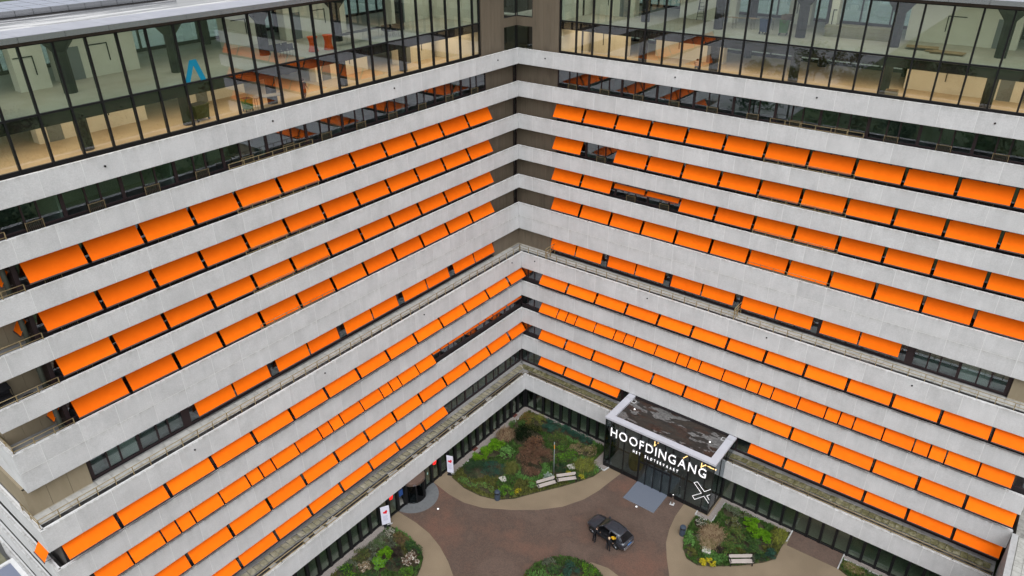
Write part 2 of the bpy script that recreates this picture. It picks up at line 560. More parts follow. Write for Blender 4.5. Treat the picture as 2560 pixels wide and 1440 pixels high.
flat([(-1200, -1200), (1200, -1200), (1200, 1200), (-1200, 1200)], -0.012, lawn, 'ground')
flat([(-400, -400), (-14.6, -400), (-14.6, 14.6), (40, 14.6), (40, 400), (-400, 400)], -0.006, mottled('street paving', [(0.17, 0.17, 0.17), (0.27, 0.27, 0.265), (0.12, 0.14, 0.10)], 0.12), 'pale_backdrop')  # pale sheet added so the rear windows look out on daylight brightness
flat([(3.0, -60), (62, -60), (62, -3.0), (3.0, -3.0)], 0.0, tan, 'gravel_path')
plaza = [(3.2, -19.2), (5.83, -19.56), (7.74, -19.5), (9.69, -18.92), (12.18, -17.38), (14.28, -15.78), (15.93, -13.98), (17.08, -11.86),
         (17.61, -9.94), (17.89, -8.04), (18.17, -6.3), (25.35, -6.3), (25.4, -8.35), (25.71, -10.25), (26.22, -11.91), (27.06, -13.43),
         (28.22, -15.17), (30.2, -17.2), (33, -19.3), (36.5, -22), (39, -28), (39, -50), (15, -50), (14.2, -36), (14.1, -31), (13.8, -29),
         (12.84, -26.84), (11.36, -25.92), (9.62, -25.1), (7.71, -24.52), (5.75, -24.32), (3.2, -24.35)]
flat(plaza, 0.004, brick, 'brick_paving')
flat([(35.2, -3.3), (39.85, -3.3), (39.85, -5.3), (35.3, -5.4)], 0.004, brick, 'brick_paving')
flat([(21.8, -18.1), (22.6, -17.9), (23.4, -17.72), (24.6, -17.9), (26, -18.9), (26.9, -20.6), (27.2, -23), (26.5, -25.5), (24, -27), (21, -27)], 0.008, tan, 'gravel_path')
half = [(3.2, -21.75 + 2.5)] + [(3.0 + 2.5 * math.sin(R(a)), -21.75 + 2.5 * math.cos(R(a))) for a in range(8, 176, 8)] + [(3.2, -21.75 - 2.5)]
flat(half, 0.009, greym, 'entrance_paving')
flat([(3.15, -3.1), (15.7, -3.1), (15.7, -3.8), (4.15, -3.8), (4.15, -17.1), (3.15, -17.1)], 0.005, pebble, 'pebble_strip')
flat([(3.15, -25.8), (4.05, -25.8), (4.05, -50), (3.15, -50)], 0.005, pebble, 'pebble_strip')
flat([(28.0, -3.1), (35.15, -3.1), (35.15, -3.85), (28.55, -3.85), (28.55, -7.05), (26.86, -7.0), (26.86, -6.5), (28.0, -6.5)], 0.005, pebble, 'pebble_strip')
flat([(14.9, -6.9), (15.0, -3.8), (15.9, -3.8), (15.9, -6.4), (16.64, -6.4), (16.5, -7.1)], 0.0055, pebble, 'pebble_strip')
flat([(39.9, -3.1), (50.6, -3.1), (50.6, -3.9), (39.9, -3.9)], 0.005, pebble, 'pebble_strip')

kb = MB()
for a, b in [((16.52, -7.12), (16.68, -6.4)), ((14.9, -6.93), (16.52, -7.12)), ((26.84, -6.45), (26.86, -7.03)), ((26.86, -7.03), (28.56, -7.08)),
             ((28.56, -7.08), (28.56, -5.9)), ((28.56, -4.6), (28.56, -3.88)), ((28.56, -3.88), (29.2, -3.88)), ((30.6, -3.88), (32.2, -3.88)),
             ((35.15, -3.3), (35.15, -5.0)), ((39.9, -3.3), (39.9, -5.35)), ((39.9, -3.92), (43.5, -3.92)),
             ((4.17, -3.8), (4.17, -6.5)), ((4.17, -14.2), (4.17, -17.1))]:
    d = Vector((b[0] - a[0], b[1] - a[1], 0)).normalized()
    n_ = Vector((-d.y, d.x, 0)) * 0.05
    A, B_ = Vector((*a, 0)), Vector((*b, 0))
    lo = [A - n_, B_ - n_, B_ + n_, A + n_]
    kb.hexa(lo, [q + Vector((0, 0, 0.10)) for q in lo], kerb)
ob('kerb_edging', kb.mesh('kerb_edging'), kind='structure')

bedA = [(4.2, -3.85), (14.95, -3.85), (14.85, -6.95), (16.35, -7.2), (16.1, -8.54), (15.14, -10.37), (14.2, -11.9), (12.79, -13.94), (11.47, -16.0), (10.19, -17.2),
        (8.43, -17.82), (6.4, -17.95), (4.37, -17.53), (4.2, -17)]
bedB = [(4.1, -26.2), (5.88, -25.95), (8.03, -26.31), (9.25, -26.95), (9.84, -27.83), (10.27, -28.8), (10.5, -31), (10.3, -34), (9.5, -38), (8, -42), (4.1, -44)]
bedC = [(27.0, -7.2), (27.02, -8.63), (27.27, -10.3), (27.75, -11.55), (28.59, -12.46), (29.69, -12.57), (30.81, -11.91), (32.7, -10.38), (34.4, -8.6), (35.08, -7.53),
        (35.0, -6.2), (35.05, -5.2), (35.08, -3.95), (28.66, -3.95), (28.66, -7.15)]
bedD = [(21.8 + 4.0 * math.cos(R(a)), -22.4 + 4.0 * math.sin(R(a))) for a in range(0, 360, 15)]
bedE = [(39.98, -5.3), (40.0, -4.0), (50.4, -4.0), (50.4, -7.5), (45, -7.2)]
for b in (bedA, bedB, bedC, bedD, bedE):
    flat(b, 0.05, soil, 'garden_soil', thick=0.048)

# ---------------------------------------------------------------- the building
BAND = {1: (40.30, 38.80), 2: (37.07, 35.57), 3: (33.77, 32.30), 4: (30.49, 28.99), 5: (27.25, 25.79), 6: (24.05, 21.04),
        7: (19.04, 17.21), 8: (15.48, 13.70), 9: (11.97, 10.19), 10: (8.39, 6.50), 11: (4.70, 2.67)}
FACE = {b: 0.0 if b <= 6 else (1.47 if b <= 10 else 3.43) for b in BAND}
PLANE = {r: (-1.1 if r <= 5 else (-0.75 if r == 6 else (1.0 if r <= 10 else 3.2))) for r in range(1, 12)}
END = {'R': 50.75, 'L': 50.9}
HB = ob('hospital_building', None, label='L-shaped concrete hospital building with banded parapets round the courtyard', cat='building')

WORDS = {'R': 'right', 'L': 'left'}


def parapet(wing, b):
    zt, zb = BAND[b]
    d = FACE[b]
    end = END[wing] + (0.5 if (wing == 'L' and b >= 7) else 0)
    mb = MB()
    s0 = d - (0.27 if wing == 'R' else -0.12)
    core0 = d - 0.27 if wing == 'R' else d - 0.12
    wbox(mb, wing, core0, end - 0.03, d - 0.12, d - 0.27, zb + 0.02, zt - 0.02, joint)
    wbox(mb, wing, d if wing == 'R' else d + 0.02, end - 0.03, d - 0.006, d - 0.12, zb + 0.01, zt - 0.01, joint)
    gable = wing == 'L'
    if gable:   # return round the end of the wing
        mb.box(d - 0.12, -14.0, -(end - 0.12), -(end - 0.27), zb + 0.02, zt - 0.02, joint)
    band = ob('parapet_band', mb.mesh('parapet_band'), HB)
    rows = [(zb, zt)] if b != 6 else [(zb, 22.58), (22.60, zt)]
    p = 2.4 if b > 6 else 2.377
    u = d
    edges = [d]
    first = 1.79 if b <= 6 else 3.72
    if b == 11:
        first = 3.43 + 1.2
    k = 0
    while True:
        e = first + p * k
        k += 1
        if e > end - 0.4:
            break
        if e > d + 0.3:
            edges.append(e)
    edges.append(end)
    for z0, z1 in rows:
        for i in range(len(edges) - 1):
            a, c = edges[i], edges[i + 1]
            g0 = 0.0 if i == 0 else 0.013
            ln = c - a - g0 - 0.013
            last = i == len(edges) - 2
            if last:
                ln += 0.013
            me = cached(('panel', round(ln, 3), z0, z1), lambda: MB().box(-ln / 2, ln / 2, 0, 0.15, z0, z1, conc).mesh('concrete_panel', bevel=0.012))
            x, y = W(wing, a + g0 + ln / 2, d)
            ob('concrete_panel', me, band, (x, y, 0), RZ[wing])
        if gable:
            for i in range(6):
                a = d - 0.153 - i * 2.4
                ln = 2.37
                me = cached(('gpanel', z0, z1), lambda: MB().box(-ln / 2, ln / 2, 0, 0.15, z0, z1, conc).mesh('concrete_panel', bevel=0.012))
                ob('concrete_panel', me, band, (a - ln / 2, -end, 0), 0)
    if b in (1, 7):
        zz = 39.66 if b == 1 else 18.48
        for u in (3.25, 16.95, 28.95, 40.95):
            x, y = W(wing, u, d)
            me = cached('spout', lambda: MB().tube((0, -0.06, 0), (0, 0.05, 0), 0.065, rubber, 10).mesh('drain_spout'))
            ob('drain_spout', me, band, (x, y, zz), RZ[wing])


for b in BAND:
    for wing in 'RL':
        parapet(wing, b)

# floor slabs: right one owns the corner
for b in BAND:
    zt, zb = BAND[b]
    d = FACE[b]
    t0, t1 = zb + 0.04, zb + (0.44 if b not in (7, 11) else (1.63 if b == 7 else 1.60))
    mb = MB()
    mb.box(-14.5, 50.6, -d + 0.28, 14.5, t0, t1, slabm)
    ob('floor_slab', mb.mesh('floor_slab'), HB)
    mb = MB()
    endl = 50.6 + (0.5 if b >= 7 else 0)
    mb.box(-14.5, d - 0.28, -endl, -d + 0.28, t0, t1, slabm)
    ob('floor_slab', mb.mesh('floor_slab'), HB)


# windows ----------------------------------------------------------------
def win_meshes(wd, h, pattern):
    """frame with mullions at pattern positions (fractions of width are metres from left), panes list"""
    key = ('win', round(wd, 3), round(h, 3), tuple(pattern))

    def mk():
        mb = MB()
        e = 0.11
        mb.box(-wd / 2, -wd / 2 + e, -0.05, 0.09, 0, h, frame_m)
        mb.box(wd / 2 - e, wd / 2, -0.05, 0.09, 0, h, frame_m)
        mb.box(-wd / 2 + e, wd / 2 - e, -0.05, 0.09, 0, 0.10, frame_m)
        mb.box(-wd / 2 + e, wd / 2 - e, -0.05, 0.09, h - 0.08, h, frame_m)
        xs = [-wd / 2 + e]
        for p_ in pattern:
            x = -wd / 2 + p_
            mb.box(x - 0.055, x + 0.055, -0.04, 0.08, 0.10, h - 0.08, frame_m)
            xs += [x - 0.055, x + 0.055]
        xs.append(wd / 2 - e)
        panes = []
        for i in range(0, len(xs), 2):
            w_ = xs[i + 1] - xs[i]
            pm = cached(('pane', round(w_, 3), round(h, 3)), lambda: MB().box(-w_ / 2, w_ / 2, 0.0, 0.012, 0.10, h - 0.08, glass_low).mesh('pane'))
            panes.append((pm, (xs[i] + xs[i + 1]) / 2))
        return mb.mesh('window'), panes
    return cached(key, mk)


def window(wing, u0, u1, v, z0, z1, pattern, guard=False, name='window'):
    fm, panes = win_meshes(u1 - u0, z1 - z0, pattern)
    x, y = W(wing, (u0 + u1) / 2, v)
    o = ob(name, fm, HB, (x, y, z0), RZ[wing])
    for pm, px in panes:
        ob('pane', pm, o, (px, 0, 0))
    if guard:
        gm = cached('guard', guard_mesh)
        ob('window_guard', gm, o, (0, -0.14, 0.0))
    return o


def guard_mesh():
    mb = MB()
    for x in (-0.48, 0.48):
        mb.box(x - 0.018, x + 0.018, -0.02, 0.02, -0.55, 0.49, gold_m)
    for z in (0.44, -0.5):
        mb.box(-0.48, 0.48, -0.02, 0.02, z - 0.014, z + 0.014, gold_m)
    for i in range(1, 9):
        x = -0.48 + 0.96 * i / 9
        mb.box(x - 0.010, x + 0.010, -0.010, 0.010, -0.5, 0.43, grid_m)
    return mb.mesh('window_guard')


PAT3 = (1.37, 2.23)
for r in range(1, 11):
    zb = BAND[r][1]
    zt = BAND[r + 1][0]
    fl = BAND[r + 1][1] + 0.44
    v = PLANE[r]
    for wing in 'RL':
        if r <= 5:
            sill = zt - 0.17
            g0 = 4.02 if wing == 'R' else 3.86
            nb = 13 if wing == 'R' else 12
            rng = [(g0 + 3.6 * k, g0 + 3.6 * k + 3.6) for k in range(nb)]
            if wing == 'R':
                rng[-1] = (rng[-1][0], 50.6)
        elif r == 6:
            sill, fl = 19.0, 18.86
            g0 = 4.0
            nb = 12
            rng = [(g0 + 3.6 * k, g0 + 3.6 * k + 3.6) for k in range(nb)]
        else:
            sill = zt + 0.33 if r < 10 else 4.55
            if r == 10:
                fl = 4.27
            g0 = 4.0
            nb = 13
            rng = [(g0 + 3.6 * k, min(g0 + 3.6 * k + 3.6, 50.6)) for k in range(nb)]
        head = zb + 0.03
        for i, (a, c) in enumerate(rng):
            wd = c - a
            window(wing, a, c, v, sill, head, PAT3 if wd > 3 else (wd / 2,), guard=(r <= 5 and wd > 3.4))
        if r >= 7:
            window(wing, 1.06 if wing == 'R' else 1.18, g0, v, sill, head, (0.95, 1.85))
        # dark wall below the glass
        wboxob('sill_wall', dark_m, wing, (g0 if r <= 6 else 1.12), rng[-1][1], v - 0.005, v - 0.2, fl, sill, HB)
        # solid cladding next to the inner corner
        if r <= 6:
            cvp = v + 0.02 if r <= 5 else -0.45
            mb = MB()
            n = 8
            u0 = cvp
            for i in range(n):
                a = u0 + (g0 - u0) * i / n
                c = u0 + (g0 - u0) * (i + 1) / n
                if r <= 5 and wing == 'L' and i == 0:
                    continue
                wbox(mb, wing, a + (0 if i == 0 else 0.006), c - 0.006, cvp, cvp - 0.2, fl, head, clad)
            ob('corner_cladding', mb.mesh('corner_cladding'), HB)
            if r <= 5 and wing == 'L':
                window('L', u0 + 0.04, u0 + (g0 - u0) / n - 0.01, cvp - 0.03, fl + 0.2, head, ())
        if r == 6:
            # tan end panels
            e1 = END[wing] + 0.15
            for i in range(3):
                a = 47.22 + (e1 - 47.22) * i / 3
                c = 47.22 + (e1 - 47.22) * (i + 1) / 3
                wboxob('tan_panel', tanclad, wing, a + 0.008, c - 0.008, -0.45, -0.65, fl + 0.12, head, HB)
            # pillars between pairs of bays
            for k in range(0, 13, 2):
                a = 4.0 + 3.6 * k
                wboxob('pillar', frame_m, wing, max(a - 0.3, 4.02), min(a + 0.3, 47.18), v + 0.06, v - 0.1, sill, head, HB)

for wing in 'RL':
    for a, c in ((43.72, 44.9), (44.98, 45.75)):
        mb = MB()
        for i in range(16):
            uu = a + (c - a) * i / 16
            wbox(mb, wing, uu, uu + (c - a) / 16 - 0.015, -0.90, -0.92, 19.1, 20.9, joint)
        ob('window_blind', mb.mesh('window_blind'), HB)
    for a, c in ((40.35, 41.3), (41.42, 42.1), (42.25, 43.45), (46.0, 47.05)):
        wboxob('roller_blind', principled('grey roller blind', (0.17, 0.185, 0.185), 0.8), wing, a, c, -1.15, -1.16, 19.1, 21.0, HB)
# back walls of the rooms, gable walls, loggias at the end of the left wing
for r in range(1, 12):
    zb = BAND[r][1] + 0.03
    fl = BAND[r + 1][1] + 0.45 if r < 11 else 0.05
    if r == 6:
        fl = 18.87
    if r == 10:
        fl = 4.28
    for wing in 'RL':
        u0 = -6.0 if wing == 'R' else -5.9
        u1 = 50.4 if wing == 'R' else (46.9 if r <= 5 else 50.4)
        wboxob('room_wall', room_m, wing, u0, u1, -6.0, -6.15, fl, zb, HB)
        if r <= 10:
            for k in range(1, 13, 2):       # cross walls between rooms
                uu = 4.0 + 3.6 * k
                wboxob('cross_wall', room_m, wing, uu - 0.06, uu + 0.06, PLANE[r] - 0.25, -5.98, fl, zb, HB)
    boxob('end_wall', clad, 50.42, 50.62, -PLANE[r] + 0.1, 14.4, fl, zb, HB)
    if r <= 5:
        boxob('loggia_side_wall', frame_m, -1.02, -5.95, -47.22, -47.02, fl, zb, HB)
        for i in range(3):
            y0 = -47.24 - i * 1.06
            boxob('loggia_panel', tanclad, -2.40, -2.55, y0 - 1.05, y0, fl, zb, HB)
        boxob('gable_wall', tanclad, -2.42, -14.0, -50.45, -50.43, fl, zb, HB)
        boxob('loggia_floor', mottled('loggia floor', [(0.17, 0.175, 0.18), (0.25, 0.25, 0.25)], 1.5), -0.28, -2.39, -50.6, -47.24, BAND[r + 1][0] - 0.83, BAND[r + 1][0] - 0.78, HB)
        me = MB().tube((-1.45, -47.55, fl), (-1.45, -47.55, zb), 0.16, principled('downpipe', (0.06, 0.065, 0.05), 0.5), 12).mesh('downpipe', True)
        ob('downpipe', me, HB)
    elif r == 6:
        boxob('gable_wall', tanclad, -0.47, -14.0, -51.06, -50.9, fl + 0.12, zb, HB)
    else:
        boxob('gable_wall', principled('dark gable wall', (0.10, 0.092, 0.085), 0.8), PLANE[r] - 0.1, -14.0, -50.68, -50.5, fl, zb, HB)  # set-back gable wall in one even dark tone

# terrace of the sixth storey --------------------------------------------
TF = 18.88
for wing in 'RL':
    u0 = 1.2
    mb = MB()
    wbox(mb, wing, 1.2, END[wing] + (0.3 if wing == 'L' else 0), 1.19, 0.72, TF - 0.02, TF + 0.03, gutter_m)
    ob('gutter', mb.mesh('gutter'), HB)
    n = 52
    for i in range(n):
        for j in range(2):
            u = 0.98 * i
            va, vb = ((0.71, 0.15), (0.13, -0.43))[j]
            if u < -va + (0.0):
                continue
            if wing == 'L' and u < -vb and i < 1:
                continue
            me = cached('ttile', lambda: MB().box(-0.48, 0.48, -0.285, 0.285, 0, 0.05, tile_m).mesh('terrace_tile', bevel=0.008))
            x, y = W(wing, u + 0.6, (va + vb) / 2)
            ob('terrace_tile', me, HB, (x, y, TF + 0.02 + random.uniform(-0.008, 0.008)), RZ[wing], rot=(R(random.uniform(-0.7, 0.7)), R(random.uniform(-0.7, 0.7)), RZ[wing]))
    # plinth under the glass
    wboxob('plinth', dark_m, wing, -0.7, 47.2, PLANE[6] + 0.05, PLANE[6] - 0.004, TF, 19.0, HB)
    wboxob('cladding_foot', principled('pale skirting', (0.30, 0.27, 0.21), 0.7), wing, -0.41, 4.0, -0.41, -0.448, TF, TF + 0.1, HB)
    wboxob('cladding_foot', principled('pale skirting', (0.30, 0.27, 0.21), 0.7), wing, 47.22, 51.0, -0.40, -0.448, TF, TF + 0.1, HB)

# mossy ledge above the ground floor ---------------------------------------
for wing in 'RL':
    mb = MB()
    wbox(mb, wing, 3.16, END[wing] - 0.2, 3.15, 2.25, 4.24, 4.31, gutter_m)
    ob('gutter', mb.mesh('gutter'), HB)
    wboxob('ledge_strip', slabm, wing, 1.2, END[wing] - 0.2, 1.45, 1.02, 4.27, 4.42, HB)
    n = 86
    for i in range(n):
        u = 2.0 + 0.565 * i
        if wing == 'R' and 15.3 < u < 27.9:
            continue
        mm_ = moss_m if wing == 'R' else moss_l
        me = cached('mtile' + wing, lambda: MB().box(-0.27, 0.27, -0.36, 0.36, 0, 0.05, mm_).mesh('mossy_tile', bevel=0.01))
        x, y = W(wing, u, 1.84)
        ob('mossy_tile', me, HB, (x, y, 4.36 + random.uniform(-0.02, 0.05)), RZ[wing], rot=(R(random.uniform(-5, 5)), R(random.uniform(-6, 6) if wing == 'R' else random.uniform(4, 16)), RZ[wing] + R(random.uniform(-3, 3))))
    if wing == 'L':
        for i in range(20):
            me = cached('ctile', lambda: MB().box(-0.3, 0.3, -0.25, 0.25, 0, 0.04, tile_m).mesh('loose_tile', bevel=0.008))
            x, y = W('L', random.uniform(6, 42), 2.7)
            ob('loose_tile', me, HB, (x, y, 4.34), rot=(R(random.uniform(-6, 6)), R(random.uniform(-6, 6)), RZ[wing] + R(random.uniform(-25, 25))))

# ground floor glazing ------------------------------------------------------
for wing in 'RL':
    u = 3.43
    k = 0
    while u < 50:
        skip = (wing == 'R' and 15.0 < u < 27.6)
        if not skip:
            wboxob('pier', black_m, wing, u - 0.12, u + 0.12, 3.36, 2.95, 0.0, 2.72, HB)
            nxt = u + 1.22
            if not (wing == 'R' and 15.0 < nxt < 27.6):
                door = wing == 'L' and 20.2 < u < 23.3
                if not door:
                    x, y = W(wing, u + 0.61, 3.2)
                    me = cached('gpane', lambda: MB().box(-0.49, 0.49, -0.006, 0.006, 0.12, 2.66, glass_gnd).mesh('ground_pane'))
                    ob('ground_pane', me, HB, (x, y, 0), RZ[wing])
        u += 1.22
    for a, b in ([(3.2, 15.9), (27.9, 50.5)] if wing == 'R' else [(3.38, 20.3), (23.2, 50.5)]):
        wboxob('base_rail', black_m, wing, a, b, 3.30, 3.05, 0.0, 0.12, HB)
        wboxob('head_rail', black_m, wing, a, b, 3.30, 3.05, 2.66, 2.71, HB)
    wboxob('room_floor', mottled('pale room floor', [(0.30, 0.30, 0.28), (0.40, 0.40, 0.37)], 0.4, bmp=0.0), wing, 0, 50.4, 3.0, -6.0, 0.0, 0.03, HB)

# ---------------------------------------------------------------- the glazed top storeys
F1, F2, ROOF = 39.36, 43.05, 46.80
GV = -1.2
for wing in 'RL':
    g0 = 4.13 if wing == 'R' else 3.58
    us = [4.12] + [g0 + 1.8 * k for k in range(1, 27)] if wing == 'R' else [4.45] + [g0 + 1.8 * k for k in range(1, 27)]
    us = [u for u in us if u < 50.3]
    for u in us:
        wboxob('mullion', black_m, wing, u - 0.06, u + 0.06, GV + 0.09, GV - 0.14, 40.12, 46.82, HB)
    for z0, z1 in ((40.02, 40.30), (43.00, 43.12), (46.74, 46.84)):
        wboxob('transom', black_m, wing, us[0] + 0.06, us[-1] - 0.06, GV + 0.06, GV - 0.1, z0, z1, HB)
    for i in range(len(us) - 1):
        a, c = us[i] + 0.06, us[i + 1] - 0.06
        x, y = W(wing, (a + c) / 2, GV)
        wd = c - a
        me = cached(('tp', round(wd, 2), 0), lambda: MB().box(-wd / 2, wd / 2, 0, 0.012, 40.30, 43.00, glass_top2).mesh('glass_pane'))
        ob('glass_pane', me, HB, (x, y, 0), RZ[wing])
        me = cached(('tp', round(wd, 2), 1), lambda: MB().box(-wd / 2, wd / 2, 0, 0.012, 43.12, 46.74, glass_top).mesh('glass_pane'))
        ob('glass_pane', me, HB, (x, y, 0), RZ[wing])
    # clad return walls at the corner with two corner windows
    u0 = 1.0
    uw = us[0] - 0.06
    wu = -GV - 0.0
    n = 7
    cw = 0.98
    for (z0, z1) in ((39.3, 47.1),):
        mb = MB()
        for i in range(n):
            a = cw + (uw - cw) * i / n
            c = cw + (uw - cw) * (i + 1) / n
            wbox(mb, wing, a + 0.005, c - 0.005, -0.98, -1.2, z0, z1, clad)
        for z2, z3 in ((42.22, 43.07), (45.6, 47.1), (39.3, 39.6)):
            wbox(mb, wing, -0.98 if wing == 'L' else -1.2 + 0.0, cw - 0.005, -1.0, -1.2, z2, z3, clad)
        ob('corner_cladding', mb.mesh('corner_cladding'), HB)
    for z2, z3 in ((39.6, 42.22), (43.07, 45.6)):
        mb = MB()
        a0 = -1.0
        wbox(mb, wing, 0.9, cw - 0.004, -1.02, -1.14, z2, z3, black_m)
        wbox(mb, wing, -1.0, 0.9, -1.02, -1.14, z2, z2 + 0.08, black_m)
        wbox(mb, wing, -0.995, -0.93, -1.02, -1.14, z2 + 0.08, z3, black_m)
        o = ob('window', mb.mesh('window'), HB)
        wboxob('pane', glass_top, wing, -0.925, 0.895, -1.06, -1.075, z2 + 0.08, z3, o)
    # roof edge: header, fascia, coping
    wboxob('header_panel', principled('brown header', (0.075, 0.058, 0.048), 0.6), wing, 1.0, 50.5, -0.85, -1.3, 46.84, 47.12, HB)
    n = 21
    for i in range(n):
        a = (0.0 if i == 0 else 0.4) + (50.7) * i / n - (0.4 if i else 0)
        c = 50.7 * (i + 1) / n
        wboxob('fascia_panel', alu, wing, a + 0.01, c - 0.01, 0.0, -0.10, 47.12, 47.42, HB)
        wboxob('coping_panel', zinc, wing, a + 0.01 if i else 0.0, c - 0.01, -0.006 - 0.1, -2.7, 47.38, 47.43, HB)
    wboxob('roof_soffit', frame_m, wing, 1.3, 50.5, -0.1, -2.6, 47.12, 47.18, HB)
    # wide roof
    u1 = 50.5
    wboxob('roof_slab', slabm, wing, 1.35 if wing == 'R' else 2.75, u1, -1.31, -14.4, 46.85, 47.10, HB)
    wboxob('roof_sheet', wetroof, wing, 2.8, u1, -2.72, -7.2, 47.33, 47.40, HB)
    wboxob('roof_sheet', bitumen, wing, 7.3, u1, -7.22, -14.4, 47.30, 47.37, HB)
    # interior floors
    wboxob('interior_floor', floor_lo, wing, -14.0 if wing == 'R' else 1.32, 50.4, -1.32, -14.2, F1 - 0.04, F1, HB)
    wboxob('interior_floor', floor_up, wing, -14.0 if wing == 'R' else 1.32, 50.4, -1.34, -14.2, F2 - 0.1, F2, HB)
    wboxob('floor_void', dark_m, wing, -14.0 if wing == 'R' else 1.36, 50.4, -1.36, -14.2, 42.28, F2 - 0.11, HB)
    # columns with flared heads
    def colmesh(h):
        mb = MB()
        pr = [(0.40, 0), (0.40, h)] if h < 3 else [(0.40, 0), (0.40, h - 1.2), (1.25, h - 0.15), (1.25, h)]
        return mb.lathe(pr, colm, 8).mesh('column')
    c0, c1 = cached('col0', lambda: colmesh(2.9)), cached('col1', lambda: colmesh(3.7))
    for k in range(7):
        uu = 3.8 + 7.17 * k if wing == 'R' else 3.6 + 7.2 * k
        for vv in (-5.1, -13.0):
            x, y = W(wing, uu, vv)
            ob('column', c0, HB, (x, y, F1), R(22.5))
            ob('column', c1, HB, (x, y, F2), R(22.5))
    # far side glazing
    n = 24
    mb = MB()
    for i in range(n + 1):
        uu = -10 + 60 * i / n
        wbox(mb, wing, uu - 0.06, uu + 0.06, -14.2, -14.4, F1, 46.8, black_m)
    for z0, z1 in ((F1, F1 + 0.3), (42.2, 43.3), (46.6, 46.84)):
        wbox(mb, wing, -10, 50, -14.21, -14.39, z0, z1, black_m)
    ob('rear_window_frame', mb.mesh('rear_window_frame'), HB)
    for z0, z1 in ((F1 + 0.3, 42.2), (43.3, 46.6)):
        wboxob('rear_glazing', glass_low, wing, -10, 50, -14.29, -14.30, z0, z1, HB)

boxob('dark_backing', principled('dark interior backing', (0.05, 0.042, 0.032), 0.7), -9.5, -2.4, 2.4, 9.5, F1, 46.8, HB)  # added dark box, gives the corner windows a dim interior behind the glass
# interior partitions
PART = [('L', 33.3, 38.7, -8.4, F2, 3.4), ('L', 39.6, 41.5, -7.6, F2, 3.2), ('L', 33.5, 41.0, -8.8, F1, 2.85), ('L', 22.5, 25.5, -9.5, F2, 3.3), ('L', 14.0, 20.5, -8.6, F2, 3.4),
        ('L', 12.5, 18.5, -8.0, F1, 2.85), ('L', 4.6, 9.5, -7.0, F1, 2.85), ('L', 4.6, 9.5, -7.4, F2, 3.4), ('L', 24.5, 29.5, -9.8, F1, 2.85),
        ('R', 32.5, 40.2, -8.7, F2, 3.4), ('R', 33.3, 41.5, -8.4, F1, 2.85), ('R', 4.5, 9.0, -6.5, F2, 3.4), ('R', 4.5, 8.5, -6.2, F1, 2.85),
        ('R', 12.5, 18.0, -9.0, F2, 3.3), ('R', 10.5, 17.5, -8.6, F1, 2.85), ('R', 44.0, 49.0, -8.0, F2, 3.4), ('R', 22.0, 24.0, -11.5, F2, 3.3), ('R', 26.8, 27.4, -7.2, F2, 3.4)]
for wing, a, c, v, z, h in PART:
    wboxob('partition_wall', plaster, wing, a, c, v, v - 0.9, z, z + h, HB)
    m0 = a + (c - a) * 0.35
    wboxob('cable_rail', black_m, wing, m0, min(m0 + 1.3, c - 0.1), v + 0.05, v + 0.005, z + 2.02, z + 2.08, HB)
    wboxob('cable_rail', black_m, wing, m0, m0 + 0.06, v + 0.05, v + 0.005, z + 0.9, z + 2.02, HB)
    if c - a > 4:
        wboxob('wall_door', principled('grey door leaf', (0.16, 0.17, 0.17), 0.5), wing, c - 1.6, c - 0.65, v + 0.03, v + 0.004, z, z + 2.1, HB)
for wing in 'RL':
    for z, h in ((F1, 2.9), (F2, 3.7)):
        wboxob('end_partition', plaster, wing, 4.0, 4.15, -1.4, -8.0, z, z + h, HB)

# ceiling lamps of the top storeys (lit in the photograph)
for wing in 'RL':
    for z, pw, col in ((42.24, 760, (1.0, 0.84, 0.62)), (46.70, 540, (1.0, 0.93, 0.82))):
        for k in range(4):
            uu = 8.0 + 11.4 * k
            ld = bpy.data.lights.new('ceiling_lamp', 'AREA')
            ld.shape, ld.size, ld.size_y, ld.energy, ld.color = 'RECTANGLE', 10.5, 4.0, pw / 4, col
            x, y = W(wing, uu, -5.0)
            lo = bpy.data.objects.new('ceiling_lamp', ld)
            C.objects.link(lo)
            lo.location = (x, y, z)
            lo.rotation_euler = (0, 0, RZ[wing])
for k in range(8):
    for j in range(2):
        me = cached('clight', lambda: MB().box(-0.30, 0.30, -0.05, 0.05, 0, 0.05, lamp_em).mesh('ceiling_light'))
        ob('ceiling_light', me, HB, (25.5 + 1.95 * k + 0.3 * j, 3.5 - 0.55 * j, 46.66))

# ---------------------------------------------------------------- awnings
ORD = ['first', 'second', 'third', 'fourth', 'fifth', 'sixth', 'seventh', 'eighth', 'ninth', 'tenth', 'eleventh', 'twelfth', 'thirteenth', 'fourteenth', 'fifteenth',
       'sixteenth', 'seventeenth', 'eighteenth', 'nineteenth', 'twentieth', 'twenty-first', 'twenty-second', 'twenty-third', 'twenty-fourth', 'twenty-fifth', 'twenty-sixth']


